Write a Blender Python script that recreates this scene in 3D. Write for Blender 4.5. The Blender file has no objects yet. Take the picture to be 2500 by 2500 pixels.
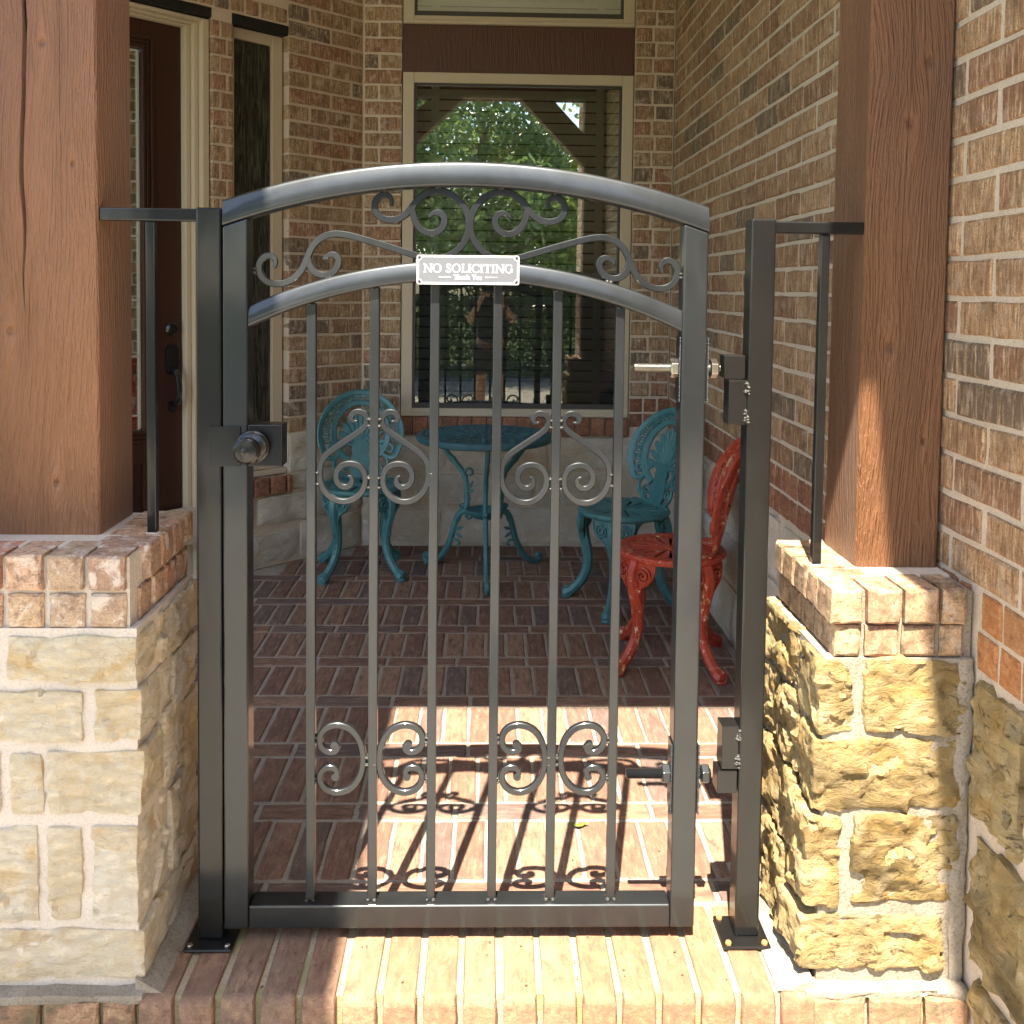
import bpy, bmesh, math, random
from mathutils import Vector, Matrix, noise
RN = random.Random(11)
SC = bpy.context.scene
COL = SC.collection
PI = math.pi

# ------------------------------------------------------------------ camera, light, exposure
H_CAM = 1.37
YAW, PITCH, ROLL = math.radians(1.43), math.radians(2.75), 0.0122
_cy, _sy, _cp, _sp = math.cos(YAW), math.sin(YAW), math.cos(PITCH), math.sin(PITCH)
FWD = Vector((_sy*_cp, _cy*_cp, -_sp)); _r = Vector((_cy, -_sy, 0)); _u = _r.cross(FWD)
RGT = math.cos(ROLL)*_r + math.sin(ROLL)*_u
UPV = -math.sin(ROLL)*_r + math.cos(ROLL)*_u
CAM = Vector((0, 0, H_CAM))
cd = bpy.data.cameras.new('camera'); cam = bpy.data.objects.new('camera', cd); COL.objects.link(cam)
cam.matrix_world = Matrix(((RGT.x, UPV.x, -FWD.x, CAM.x), (RGT.y, UPV.y, -FWD.y, CAM.y), (RGT.z, UPV.z, -FWD.z, CAM.z), (0, 0, 0, 1)))
cd.sensor_width = 36; cd.lens = 36*2320/2500; cd.shift_y = -0.1742; cd.clip_start = 0.02; cd.clip_end = 400
SC.camera = cam

SUN = Vector((0.205, 1.0, -1.98)).normalized()          # direction the light travels
EL = math.asin(-SUN.z)
world = bpy.data.worlds.new('World'); SC.world = world; world.use_nodes = True
wn = world.node_tree
sky = wn.nodes.new('ShaderNodeTexSky'); sky.sky_type = 'NISHITA'; sky.sun_disc = False
sky.sun_elevation = EL; sky.sun_rotation = math.atan2(-SUN.x, -SUN.y)
bgn = wn.nodes['Background']; bgn.inputs['Strength'].default_value = 0.115
wn.links.new(sky.outputs[0], bgn.inputs[0])
sl = bpy.data.lights.new('sun', 'SUN'); sl.energy = 5.0; sl.angle = math.radians(0.5); sl.color = (1.0, 0.90, 0.76)
so = bpy.data.objects.new('sun', sl); COL.objects.link(so)
so.rotation_euler = (-SUN).to_track_quat('Z', 'Y').to_euler(); so.location = (-2, -8, 16)
vs = SC.view_settings
vs.view_transform = 'Standard'; vs.look = 'None'; vs.gamma = 1.0; vs.use_curve_mapping = False
vs.exposure = 2.4
vs.use_white_balance = True; vs.white_balance_temperature = 6850; vs.white_balance_tint = 10
SC.cycles.max_bounces = 10; SC.cycles.diffuse_bounces = 6; SC.cycles.glossy_bounces = 4; SC.cycles.transparent_max_bounces = 12
SC.cycles.sample_clamp_indirect = 6.0
SC.cycles.use_denoising = True

# ------------------------------------------------------------------ node helpers
def new_mat(name):
    m = bpy.data.materials.new(name); m.use_nodes = True
    nt = m.node_tree
    return m, nt, nt.nodes['Principled BSDF']
def nd(nt, typ, props=None, **ins):
    n = nt.nodes.new(typ)
    for k, v in (props or {}).items(): setattr(n, k, v)
    for k, v in ins.items():
        key = int(k[1:]) if k[0] == 'i' and k[1:].isdigit() else k.replace('_', ' ')
        s = n.inputs[key]
        if isinstance(v, bpy.types.NodeSocket): nt.links.new(v, s)
        else: s.default_value = v
    return n
def c4(c): return (c[0], c[1], c[2], 1.0)
def mixc(nt, f, a, b, mode='MIX'):
    n = nt.nodes.new('ShaderNodeMix'); n.data_type = 'RGBA'; n.blend_type = mode; n.clamp_factor = True
    for i, v in ((0, f), (6, a), (7, b)):
        if isinstance(v, bpy.types.NodeSocket): nt.links.new(v, n.inputs[i])
        elif i == 0: n.inputs[0].default_value = v
        else: n.inputs[i].default_value = c4(v)
    return n.outputs[2]
def ramp(nt, f, stops, interp='LINEAR'):
    n = nt.nodes.new('ShaderNodeValToRGB'); n.color_ramp.interpolation = interp
    e = n.color_ramp.elements
    while len(e) < len(stops): e.new(0.5)
    for i, (p, c) in enumerate(stops):
        e[i].position = p; e[i].color = c4(c) if isinstance(c, tuple) else (c, c, c, 1)
    nt.links.new(f, n.inputs[0])
    return n.outputs[0]
def math_(nt, op, a, b=None):
    n = nt.nodes.new('ShaderNodeMath'); n.operation = op
    for i, v in enumerate((a, b)):
        if v is None: continue
        if isinstance(v, bpy.types.NodeSocket): nt.links.new(v, n.inputs[i])
        else: n.inputs[i].default_value = v
    return n.outputs[0]
def objvec(nt, jitter=True):
    tc = nt.nodes.new('ShaderNodeTexCoord')
    if not jitter: return tc.outputs['Object'], None
    oi = nt.nodes.new('ShaderNodeObjectInfo'); ge = nt.nodes.new('ShaderNodeNewGeometry')
    rnd = math_(nt, 'FRACT', math_(nt, 'ADD', oi.outputs['Random'], ge.outputs['Random Per Island']))
    off = math_(nt, 'MULTIPLY', rnd, 61.7)
    cmb = nd(nt, 'ShaderNodeCombineXYZ', None, X=off, Y=math_(nt, 'MULTIPLY', rnd, 23.1), Z=math_(nt, 'MULTIPLY', rnd, 41.3))
    va = nd(nt, 'ShaderNodeVectorMath', {'operation': 'ADD'}, i0=tc.outputs['Object'], i1=cmb.outputs[0])
    return va.outputs[0], rnd
def nz(nt, vec, scale, detail=4.0, rough=0.55, sc=(1, 1, 1), dist=0.0, typ=None):
    mp = nd(nt, 'ShaderNodeMapping', None, Vector=vec, Scale=sc)
    n = nd(nt, 'ShaderNodeTexNoise', None, Vector=mp.outputs[0], Scale=scale, Detail=detail, Roughness=rough, Distortion=dist)
    if typ: n.noise_type = typ; n.normalize = True
    return n.outputs['Fac']
def bump(nt, bs, h, strength, dist, normal=None):
    b = nd(nt, 'ShaderNodeBump', None, Height=h, Strength=strength, Distance=dist)
    if normal is not None: nt.links.new(normal, b.inputs['Normal'])
    nt.links.new(b.outputs[0], bs.inputs['Normal'])
    return b.outputs[0]
def setp(nt, bs, **kw):
    for k, v in kw.items():
        s = bs.inputs[k.replace('_', ' ')]
        if isinstance(v, bpy.types.NodeSocket): nt.links.new(v, s)
        elif isinstance(v, tuple) and len(v) == 3: s.default_value = c4(v)
        else: s.default_value = v

def mat_brick(name, pal, light, dark, streak=(130, 130, 14), smear=None, smear_amt=0.0, rough=0.88, bstr=0.8, lightamt=0.75, moss=None):
    m, nt, bs = new_mat(name)
    v, rnd = objvec(nt)
    k = len(pal)
    base = ramp(nt, rnd, [((i + 0.5)/k, c) for i, c in enumerate(pal)], 'CONSTANT' if k > 3 else 'LINEAR')
    st = nz(nt, v, 1.0, 5, 0.62, streak, 0.4)
    bl = nz(nt, v, 17, 3, 0.6)
    fn = nz(nt, v, 260, 3, 0.7)
    c = mixc(nt, math_(nt, 'MULTIPLY', ramp(nt, st, [(0.50, 0.0), (0.68, 1.0)]), lightamt), base, light)
    c = mixc(nt, math_(nt, 'MULTIPLY', ramp(nt, st, [(0.32, 1.0), (0.46, 0.0)]), 0.9), c, dark)
    c = mixc(nt, ramp(nt, bl, [(0.50, 0.0), (0.75, 0.55)]), c, dark)
    pit = nz(nt, v, 1.0, 5, 0.75, (streak[0]*1.2, streak[1]*1.2, streak[2]*5), 0.2)
    c = mixc(nt, ramp(nt, pit, [(0.36, 0.8), (0.46, 0.0)]), c, dark)
    c = mixc(nt, ramp(nt, fn, [(0.40, 0.45), (0.55, 0.0)]), c, dark)
    if smear:
        sm = nz(nt, v, 24, 6, 0.72, dist=0.5)
        c = mixc(nt, math_(nt, 'MULTIPLY', ramp(nt, sm, [(0.52, 0.0), (0.62, 1.0)]), smear_amt), c, smear)
    if moss:
        mo = nz(nt, v, 11, 5, 0.7)
        c = mixc(nt, math_(nt, 'MULTIPLY', ramp(nt, mo, [(0.52, 0.0), (0.66, 1.0)]), 0.75), c, moss)
    setp(nt, bs, Base_Color=c, Roughness=rough, Specular_IOR_Level=0.25)
    h = math_(nt, 'ADD', math_(nt, 'MULTIPLY', st, 0.8), math_(nt, 'ADD', math_(nt, 'MULTIPLY', fn, 0.25), math_(nt, 'MULTIPLY', bl, 0.5)))
    bump(nt, bs, h, bstr, 0.006)
    return m
def mat_mortar(name, a, b, dark, moss=None):
    m, nt, bs = new_mat(name)
    v, _ = objvec(nt, False)
    n1 = nz(nt, v, 9, 5, 0.65); n2 = nz(nt, v, 190, 4, 0.7)
    c = mixc(nt, ramp(nt, n1, [(0.35, 0.0), (0.65, 1.0)]), a, b)
    c = mixc(nt, ramp(nt, n2, [(0.35, 0.6), (0.5, 0.0)]), c, dark)
    if moss:
        n3 = nz(nt, v, 6.5, 5, 0.7)
        c = mixc(nt, ramp(nt, n3, [(0.42, 0.0), (0.6, 0.85)]), c, moss)
    setp(nt, bs, Base_Color=c, Roughness=0.95, Specular_IOR_Level=0.15)
    bump(nt, bs, math_(nt, 'ADD', n2, math_(nt, 'MULTIPLY', nz(nt, v, 45, 4, 0.6), 1.5)), 0.7, 0.004)
    return m
def mat_stone(name, pal, ochre, pale, dark, darkamt, bs_=0.8, ochre_amt=0.8, crack=0.5):
    m, nt, bs = new_mat(name)
    v, rnd = objvec(nt)
    k = len(pal)
    base = ramp(nt, rnd, [((i + 0.5)/k, c) for i, c in enumerate(pal)])
    n1 = nz(nt, v, 6, 5, 0.62, dist=0.6); n2 = nz(nt, v, 11, 6, 0.65, dist=1.2); n3 = nz(nt, v, 120, 6, 0.75)
    n4 = nz(nt, v, 26, 8, 0.72, (1, 1, 2.0), 0.9)
    ck = nz(nt, v, 13, 7, 0.62, (1, 1, 1.9), 0.7, 'RIDGED_MULTIFRACTAL')
    ck2 = nz(nt, v, 34, 6, 0.6, (1, 1, 1.5), 0.5, 'RIDGED_MULTIFRACTAL')
    c = mixc(nt, math_(nt, 'MULTIPLY', ramp(nt, n1, [(0.50, 0.0), (0.66, 1.0)]), ochre_amt), base, ochre)
    c = mixc(nt, ramp(nt, n2, [(0.48, 0.0), (0.66, 0.6)]), c, pale)
    c = mixc(nt, math_(nt, 'MULTIPLY', ramp(nt, ck, [(0.60, 0.0), (0.86, 1.0)]), crack*0.6), c, dark)
    c = mixc(nt, math_(nt, 'MULTIPLY', ramp(nt, n4, [(0.36, 1.0), (0.45, 0.0)]), darkamt), c, dark)
    c = mixc(nt, math_(nt, 'MULTIPLY', ramp(nt, nz(nt, v, 4.5, 4, 0.6), [(0.52, 0.0), (0.68, 1.0)]), darkamt*0.9), c, dark)
    setp(nt, bs, Base_Color=c, Roughness=0.92, Specular_IOR_Level=0.2)
    h = math_(nt, 'ADD', math_(nt, 'MULTIPLY', n4, 1.3), math_(nt, 'ADD', math_(nt, 'MULTIPLY', n3, 0.35), math_(nt, 'ADD', math_(nt, 'MULTIPLY', ck, -0.9), math_(nt, 'MULTIPLY', ck2, -0.5))))
    bump(nt, bs, h, bs_, 0.012)
    return m
def mat_timber(name, col, lite, dark, grain_scale=1.0, rough=0.42, bstr=0.8, knots=()):
    m, nt, bs = new_mat(name)
    v, _ = objvec(nt, False)
    # grain lines bend round a slow wobble and round the knots
    wob = nd(nt, 'ShaderNodeTexNoise', None, Vector=nd(nt, 'ShaderNodeMapping', None, Vector=v, Scale=(4.2, 4.2, 1.3)).outputs[0], Scale=1.0, Detail=1.0)
    wv = nd(nt, 'ShaderNodeVectorMath', {'operation': 'SCALE'}, i0=wob.outputs['Color'], Scale=0.14)
    v2 = nd(nt, 'ShaderNodeVectorMath', {'operation': 'ADD'}, i0=v, i1=wv.outputs[0]).outputs[0]
    kn = None
    for (kx, ky, kz, kr) in knots:
        d = nd(nt, 'ShaderNodeVectorMath', {'operation': 'SUBTRACT'}, i0=v, i1=(kx, ky, kz)).outputs[0]
        def gauss(sc, k):
            l = nd(nt, 'ShaderNodeVectorMath', {'operation': 'LENGTH'}, i0=nd(nt, 'ShaderNodeVectorMath', {'operation': 'MULTIPLY'}, i0=d, i1=sc).outputs[0]).outputs['Value']
            q = math_(nt, 'MULTIPLY', math_(nt, 'MULTIPLY', l, l), -k)
            return math_(nt, 'EXPONENT', q)
        g0 = gauss((1, 0.3, 0.35), 1.0/(kr*3.2)**2)
        sh = nd(nt, 'ShaderNodeVectorMath', {'operation': 'SCALE'}, i0=nd(nt, 'ShaderNodeVectorMath', {'operation': 'MULTIPLY'}, i0=d, i1=(-0.75, 0, 0)).outputs[0], Scale=g0).outputs[0]
        v2 = nd(nt, 'ShaderNodeVectorMath', {'operation': 'ADD'}, i0=v2, i1=sh).outputs[0]
        g1 = gauss((1, 0.3, 0.75), 1.0/kr**2)
        kn = g1 if kn is None else math_(nt, 'MAXIMUM', kn, g1)
    g = nz(nt, v2, 1.0, 3, 0.5, (210*grain_scale, 210*grain_scale, 2.2), 0.0)
    g2 = nz(nt, v2, 1.0, 4, 0.65, (330, 330, 26), 0.3)
    g3 = nz(nt, v, 1.0, 4, 0.65, (800, 800, 120), 0.0)
    c = mixc(nt, ramp(nt, g, [(0.34, 0.2), (0.48, 0.0)]), col, dark)
    c = mixc(nt, ramp(nt, g2, [(0.54, 0.0), (0.74, 0.35)]), c, lite)
    c = mixc(nt, ramp(nt, nz(nt, v, 2.3, 4, 0.6), [(0.45, 0.0), (0.7, 0.3)]), c, dark)
    h = math_(nt, 'ADD', math_(nt, 'MULTIPLY', g, 1.6), math_(nt, 'ADD', math_(nt, 'MULTIPLY', g2, 0.9), math_(nt, 'MULTIPLY', g3, 0.3)))
    if kn is not None:
        c = mixc(nt, ramp(nt, kn, [(0.25, 0.0), (0.7, 0.55)]), c, tuple(x*0.6 for x in dark))
        h = math_(nt, 'SUBTRACT', h, math_(nt, 'MULTIPLY', kn, 0.9))
    setp(nt, bs, Base_Color=c, Roughness=rough, Specular_IOR_Level=0.5)
    bump(nt, bs, h, bstr, 0.011)
    return m
def mat_metal_paint(name, col, rough=0.36, spec=0.5, smudge=(0.16, 0.16, 0.15), amt=0.5, bscale=0.12, metallic=0.0):
    m, nt, bs = new_mat(name)
    v, _ = objvec(nt, False)
    n1 = nz(nt, v, 9, 6, 0.66, (1, 1, 0.5), 0.8); n2 = nz(nt, v, 240, 4, 0.65, (1, 1, 0.12)); n3 = nz(nt, v, 60, 5, 0.7)
    c = mixc(nt, math_(nt, 'MULTIPLY', ramp(nt, n1, [(0.30, 0.25), (0.75, 1.0)]), amt), col, smudge)
    c = mixc(nt, math_(nt, 'MULTIPLY', ramp(nt, n3, [(0.66, 0.0), (0.74, 1.0)]), amt*0.5), c, tuple(min(1, x*1.8) for x in smudge))
    r = math_(nt, 'ADD', rough - 0.06, math_(nt, 'MULTIPLY', n1, 0.14))
    setp(nt, bs, Base_Color=c, Roughness=r, Specular_IOR_Level=spec, Metallic=metallic, Specular_Tint=(0.74, 0.88, 1.0), Coat_Weight=0.55, Coat_Roughness=0.10)  # blue tint puts a sky sheen into the specular colour
    dn = nz(nt, v, 7, 2, 0.5, (1, 1, 0.4))
    b1 = nd(nt, 'ShaderNodeBump', None, Height=dn, Strength=0.22, Distance=0.012).outputs[0]
    nt.links.new(b1, bs.inputs['Coat Normal'])
    bump(nt, bs, math_(nt, 'ADD', n2, n3), bscale, 0.0012, b1)
    return m
def mat_cast(name, col, col2, chips=None, chip_lo=0.60):
    m, nt, bs = new_mat(name)
    v, _ = objvec(nt, False)
    n1 = nz(nt, v, 26, 4, 0.6); n2 = nz(nt, v, 70, 5, 0.7)
    c = mixc(nt, ramp(nt, n1, [(0.40, 0.0), (0.65, 1.0)]), col, col2)
    if chips:
        ch = nz(nt, v, 55, 8, 0.75, (1, 1, 0.7)); big = nz(nt, v, 7, 2, 0.5)
        t = math_(nt, 'ADD', ch, math_(nt, 'MULTIPLY', big, 0.35))
        f = ramp(nt, t, [(chip_lo + 0.17, 0.0), (chip_lo + 0.19, 1.0)])
        c = mixc(nt, f, c, mixc(nt, ramp(nt, n1, [(0.5, 0.0), (0.58, 1.0)]), chips[0], chips[1]))
    setp(nt, bs, Base_Color=c, Roughness=0.42, Specular_IOR_Level=0.5)
    bump(nt, bs, n2, 0.18, 0.002)
    return m
def mat_plain(name, col, rough=0.6, spec=0.4, var=0.12, scale=14, metallic=0.0, b=0.06):
    m, nt, bs = new_mat(name)
    v, _ = objvec(nt, False)
    n1 = nz(nt, v, scale, 4, 0.6)
    c = mixc(nt, n1, tuple(x*(1 - var) for x in col), tuple(min(1, x*(1 + var)) for x in col))
    setp(nt, bs, Base_Color=c, Roughness=rough, Specular_IOR_Level=spec, Metallic=metallic)
    if b: bump(nt, bs, nz(nt, v, scale*9, 3, 0.6), b, 0.002)
    return m
def mat_glass(name, refl, tint, streak=False):
    m = bpy.data.materials.new(name); m.use_nodes = True; nt = m.node_tree; nt.nodes.clear()
    out = nt.nodes.new('ShaderNodeOutputMaterial')
    gl = nd(nt, 'ShaderNodeBsdfGlossy', None, Color=(0.93, 0.97, 0.95, 1), Roughness=0.0)
    tr = nd(nt, 'ShaderNodeBsdfTransparent', None, Color=c4(tint))
    tc = nt.nodes.new('ShaderNodeTexCoord')
    if streak:
        h = nz(nt, tc.outputs['Object'], 1.0, 4, 0.6, (160, 160, 18))
        b = nd(nt, 'ShaderNodeBump', None, Height=h, Strength=0.55, Distance=0.004)
        nt.links.new(b.outputs[0], gl.inputs['Normal']); gl.inputs['Roughness'].default_value = 0.12
    else:
        h = nz(nt, tc.outputs['Object'], 2.1, 2, 0.5)
        b = nd(nt, 'ShaderNodeBump', None, Height=h, Strength=0.012, Distance=0.02)
        nt.links.new(b.outputs[0], gl.inputs['Normal'])
    fr = nd(nt, 'ShaderNodeFresnel', None, IOR=1.5)
    f = math_(nt, 'ADD', fr.outputs[0], refl)
    mx = nt.nodes.new('ShaderNodeMixShader')
    nt.links.new(f, mx.inputs[0]); nt.links.new(tr.outputs[0], mx.inputs[1]); nt.links.new(gl.outputs[0], mx.inputs[2])
    nt.links.new(mx.outputs[0], out.inputs[0])
    return m

M = {}
TAN = [(0.37, 0.213, 0.112), (0.305, 0.165, 0.088), (0.42, 0.25, 0.137), (0.255, 0.128, 0.072), (0.35, 0.195, 0.103), (0.155, 0.105, 0.074), (0.39, 0.224, 0.118), (0.28, 0.137, 0.078)]
M['brick'] = mat_brick('wall_brick', TAN, (0.68, 0.50, 0.30), (0.12, 0.075, 0.045), smear=(0.62, 0.52, 0.41), smear_amt=0.2)
MIX = [(0.37, 0.235, 0.132), (0.34, 0.17, 0.102), (0.28, 0.17, 0.102), (0.41, 0.268, 0.155), (0.17, 0.128, 0.098), (0.36, 0.183, 0.11), (0.36, 0.232, 0.13), (0.29, 0.163, 0.10)]
M['brick_mix'] = mat_brick('mixed_brick', MIX, (0.64, 0.48, 0.31), (0.11, 0.072, 0.048), smear=(0.64, 0.55, 0.44), smear_amt=0.35)
M['rowlock'] = mat_brick('rowlock_brick', [(0.29, 0.125, 0.07), (0.25, 0.10, 0.055), (0.22, 0.095, 0.06), (0.33, 0.15, 0.085)], (0.42, 0.24, 0.14), (0.12, 0.06, 0.04), streak=(60, 60, 60), bstr=0.3)
M['orange'] = mat_brick('orange_brick', [(0.40, 0.17, 0.065), (0.36, 0.145, 0.055), (0.34, 0.17, 0.08)], (0.5, 0.28, 0.13), (0.2, 0.09, 0.04), streak=(50, 50, 50), bstr=0.35)
M['cap'] = mat_brick('cap_brick', [(0.53, 0.37, 0.23), (0.52, 0.24, 0.15), (0.43, 0.31, 0.21), (0.50, 0.29, 0.18), (0.37, 0.24, 0.17), (0.56, 0.36, 0.24)], (0.58, 0.42, 0.28), (0.2, 0.12, 0.085), streak=(45, 45, 30), smear=(0.66, 0.60, 0.53), smear_amt=0.6, bstr=0.45)
M['cap_dirty'] = mat_brick('weathered_cap_brick', [(0.44, 0.28, 0.17), (0.42, 0.20, 0.125), (0.34, 0.22, 0.14), (0.46, 0.30, 0.18)], (0.54, 0.38, 0.24), (0.13, 0.09, 0.06), streak=(45, 45, 30), smear=(0.6, 0.53, 0.44), smear_amt=0.3, bstr=0.5, moss=(0.075, 0.06, 0.035))
FL = [(0.215, 0.118, 0.080), (0.18, 0.096, 0.068), (0.255, 0.145, 0.095), (0.145, 0.100, 0.082), (0.205, 0.112, 0.075), (0.285, 0.172, 0.115), (0.175, 0.090, 0.064), (0.13, 0.095, 0.085)]
M['floor'] = mat_brick('porch_brick', FL, (0.38, 0.26, 0.18), (0.10, 0.065, 0.052), streak=(16, 40, 70), bstr=0.5, lightamt=0.45)
M['nosing'] = mat_brick('nosing_brick', [(0.275, 0.13, 0.075), (0.30, 0.165, 0.098), (0.24, 0.145, 0.10), (0.29, 0.14, 0.078), (0.22, 0.145, 0.108)], (0.36, 0.235, 0.15), (0.14, 0.085, 0.06), streak=(60, 18, 60), bstr=0.55, moss=(0.16, 0.12, 0.075))
M['riser'] = mat_brick('riser_brick', [(0.30, 0.17, 0.10), (0.36, 0.20, 0.12), (0.25, 0.17, 0.11)], (0.45, 0.32, 0.2), (0.11, 0.085, 0.06), streak=(40, 40, 40), bstr=0.5, moss=(0.10, 0.095, 0.05))
M['mortar'] = mat_mortar('wall_mortar', (0.53, 0.43, 0.325), (0.58, 0.485, 0.385), (0.32, 0.245, 0.18))
M['mortar_light'] = mat_mortar('light_mortar', (0.64, 0.57, 0.49), (0.56, 0.50, 0.44), (0.44, 0.38, 0.32))
M['mortar_grey'] = mat_mortar('grey_mortar', (0.33, 0.29, 0.235), (0.24, 0.21, 0.165), (0.12, 0.10, 0.075))
M['mortar_moss'] = mat_mortar('mossy_mortar', (0.44, 0.37, 0.27), (0.34, 0.29, 0.22), (0.14, 0.12, 0.08), moss=(0.26, 0.25, 0.115))
M['mortar_floor'] = mat_mortar('floor_mortar', (0.36, 0.315, 0.26), (0.28, 0.245, 0.20), (0.13, 0.11, 0.09))
M['lime'] = mat_stone('cream_limestone', [(0.69, 0.60, 0.44), (0.74, 0.67, 0.54), (0.66, 0.56, 0.39)], (0.64, 0.45, 0.22), (0.77, 0.72, 0.62), (0.33, 0.24, 0.14), 0.24, 1.0, 1.0, 1.0)
M['lime_gold'] = mat_stone('golden_limestone', [(0.33, 0.245, 0.115), (0.40, 0.31, 0.165), (0.30, 0.215, 0.09)], (0.32, 0.195, 0.06), (0.50, 0.42, 0.27), (0.060, 0.042, 0.018), 0.85, 1.0, 0.8, 1.5)
M['lime_grey'] = mat_stone('porch_limestone', [(0.50, 0.44, 0.36), (0.55, 0.49, 0.40), (0.47, 0.41, 0.33)], (0.48, 0.35, 0.21), (0.62, 0.58, 0.52), (0.24, 0.17, 0.11), 0.18, 0.6, 0.6, 0.4)
M['timber'] = mat_timber('stained_timber', (0.215, 0.095, 0.049), (0.32, 0.165, 0.10), (0.125, 0.050, 0.026), 1.0, 0.42, 1.0)
TB_ = ((0.24, 0.108, 0.048), (0.31, 0.16, 0.082), (0.145, 0.060, 0.026), 1.0, 0.42, 1.0)
TL_ = ((0.385, 0.178, 0.090), (0.47, 0.26, 0.15), (0.26, 0.113, 0.054), 1.0, 0.36, 1.0)  # same stain as the right post, lightened to put brighter light into the colour
M['timber_l'] = mat_timber('left_post_timber', *TL_, knots=((0.012, -0.092, 1.0, 0.007), (0.07, -0.092, 0.76, 0.0055), (0.03, -0.092, 0.107, 0.007), (-0.06, -0.092, 0.42, 0.008)))
M['timber_r'] = mat_timber('right_post_timber', *TB_, knots=((0.037, -0.092, 1.055, 0.010), (-0.028, -0.092, 0.465, 0.012), (0.05, -0.092, 0.27, 0.006), (0.0, -0.092, 0.93, 0.010)))
M['timber_dark'] = mat_timber('dark_stained_timber', (0.085, 0.03, 0.014), (0.12, 0.045, 0.022), (0.05, 0.017, 0.009), 0.7, 0.5, 0.4)
M['iron'] = mat_metal_paint('black_painted_steel', (0.006, 0.0062, 0.0068), 0.42, 0.42, (0.017, 0.0185, 0.0205), 0.7, 0.10)  # bluish smudges also put the sky's sheen into the gate's colour
M['iron_post'] = mat_metal_paint('satin_black_steel', (0.005, 0.0049, 0.0048), 0.40, 0.2, (0.015, 0.0145, 0.014), 0.5, 0.08)
M['black'] = mat_plain('oil_rubbed_black', (0.008, 0.008, 0.009), 0.22, 0.5, 0.2)
M['zinc'] = mat_plain('zinc_plated_steel', (0.55, 0.54, 0.52), 0.25, 0.5, 0.1, 40, 1.0)
M['weld'] = mat_plain('weld_metal', (0.05, 0.048, 0.046), 0.3, 0.6, 0.4, 120, 0.4, 0.6)
M['rust'] = mat_plain('rusty_bolt', (0.42, 0.20, 0.07), 0.7, 0.3, 0.35, 200)
M['teal'] = mat_cast('teal_paint', (0.036, 0.135, 0.142), (0.055, 0.172, 0.178))
M['teal_top'] = mat_cast('dark_teal_paint', (0.020, 0.085, 0.105), (0.032, 0.11, 0.13))
M['red'] = mat_cast('chipped_red_paint', (0.42, 0.05, 0.020), (0.28, 0.030, 0.017), ((0.62, 0.5, 0.38), (0.62, 0.42, 0.12)), 0.60)
M['frame'] = mat_plain('beige_frame_paint', (0.48, 0.40, 0.29), 0.55, 0.35, 0.06, 6)
M['frame_dark'] = mat_plain('brown_sash', (0.055, 0.05, 0.042), 0.5, 0.4)
M['blind'] = mat_plain('blind_slat', (0.60, 0.59, 0.52), 0.5, 0.4, 0.06, 8)
M['room'] = mat_plain('dark_room', (0.02, 0.02, 0.018), 0.9, 0.1)
M['glass'] = mat_glass('window_glass', 0.27, (0.84, 0.87, 0.82))
def mat_screen():
    m = bpy.data.materials.new('dimming_insect_screen'); m.use_nodes = True; nt = m.node_tree; nt.nodes.clear()
    out = nt.nodes.new('ShaderNodeOutputMaterial')
    mx = nd(nt, 'ShaderNodeMixShader', None, i0=0.30, i1=nd(nt, 'ShaderNodeBsdfTransparent').outputs[0], i2=nd(nt, 'ShaderNodeBsdfDiffuse', None, Color=(0.02, 0.02, 0.022, 1)).outputs[0])
    nt.links.new(mx.outputs[0], out.inputs[0]); return m
M['screen'] = mat_screen()
def mat_rain():
    m, nt, bs = new_mat('rain_glass'); v, _ = objvec(nt, False)
    st = nz(nt, v, 1.0, 5, 0.6, (130, 130, 9), 0.5)
    c = mixc(nt, ramp(nt, st, [(0.42, 0.0), (0.66, 1.0)]), (0.008, 0.009, 0.007), (0.075, 0.08, 0.06))  # pale streaks put the glass's broken reflections into its base colour
    setp(nt, bs, Base_Color=c, Roughness=0.14, Specular_IOR_Level=0.6); bump(nt, bs, st, 0.6, 0.006); return m
M['rain'] = mat_rain()
M['door'] = mat_timber('door_stain', (0.036, 0.011, 0.006), (0.052, 0.018, 0.009), (0.021, 0.007, 0.004), 0.5, 0.33, 0.12)
M['came'] = mat_plain('lead_came', (0.50, 0.47, 0.42), 0.4, 0.5, 0.1, 30, 0.3)
M['shadow_gap'] = mat_plain('shadow_black', (0.012, 0.011, 0.010), 0.7, 0.3)
M['soffit'] = mat_plain('white_trim', (0.72, 0.69, 0.62), 0.6, 0.35, 0.05)
M['shingle'] = mat_plain('roof_shingle', (0.10, 0.09, 0.08), 0.95, 0.1, 0.3, 30)
M['concrete'] = mat_mortar('concrete_walk', (0.46, 0.42, 0.36), (0.39, 0.36, 0.31), (0.28, 0.25, 0.22))
M['sign'] = mat_plain('silver_sign', (0.115, 0.126, 0.148), 0.38, 0.5, 0.03, 5)
M['white'] = mat_plain('white_print', (0.88, 0.88, 0.87), 0.5, 0.4, 0.02, 5)
M['bark'] = mat_plain('bark', (0.12, 0.085, 0.06), 0.95, 0.1, 0.35, 18, 0, 0.5)

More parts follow.
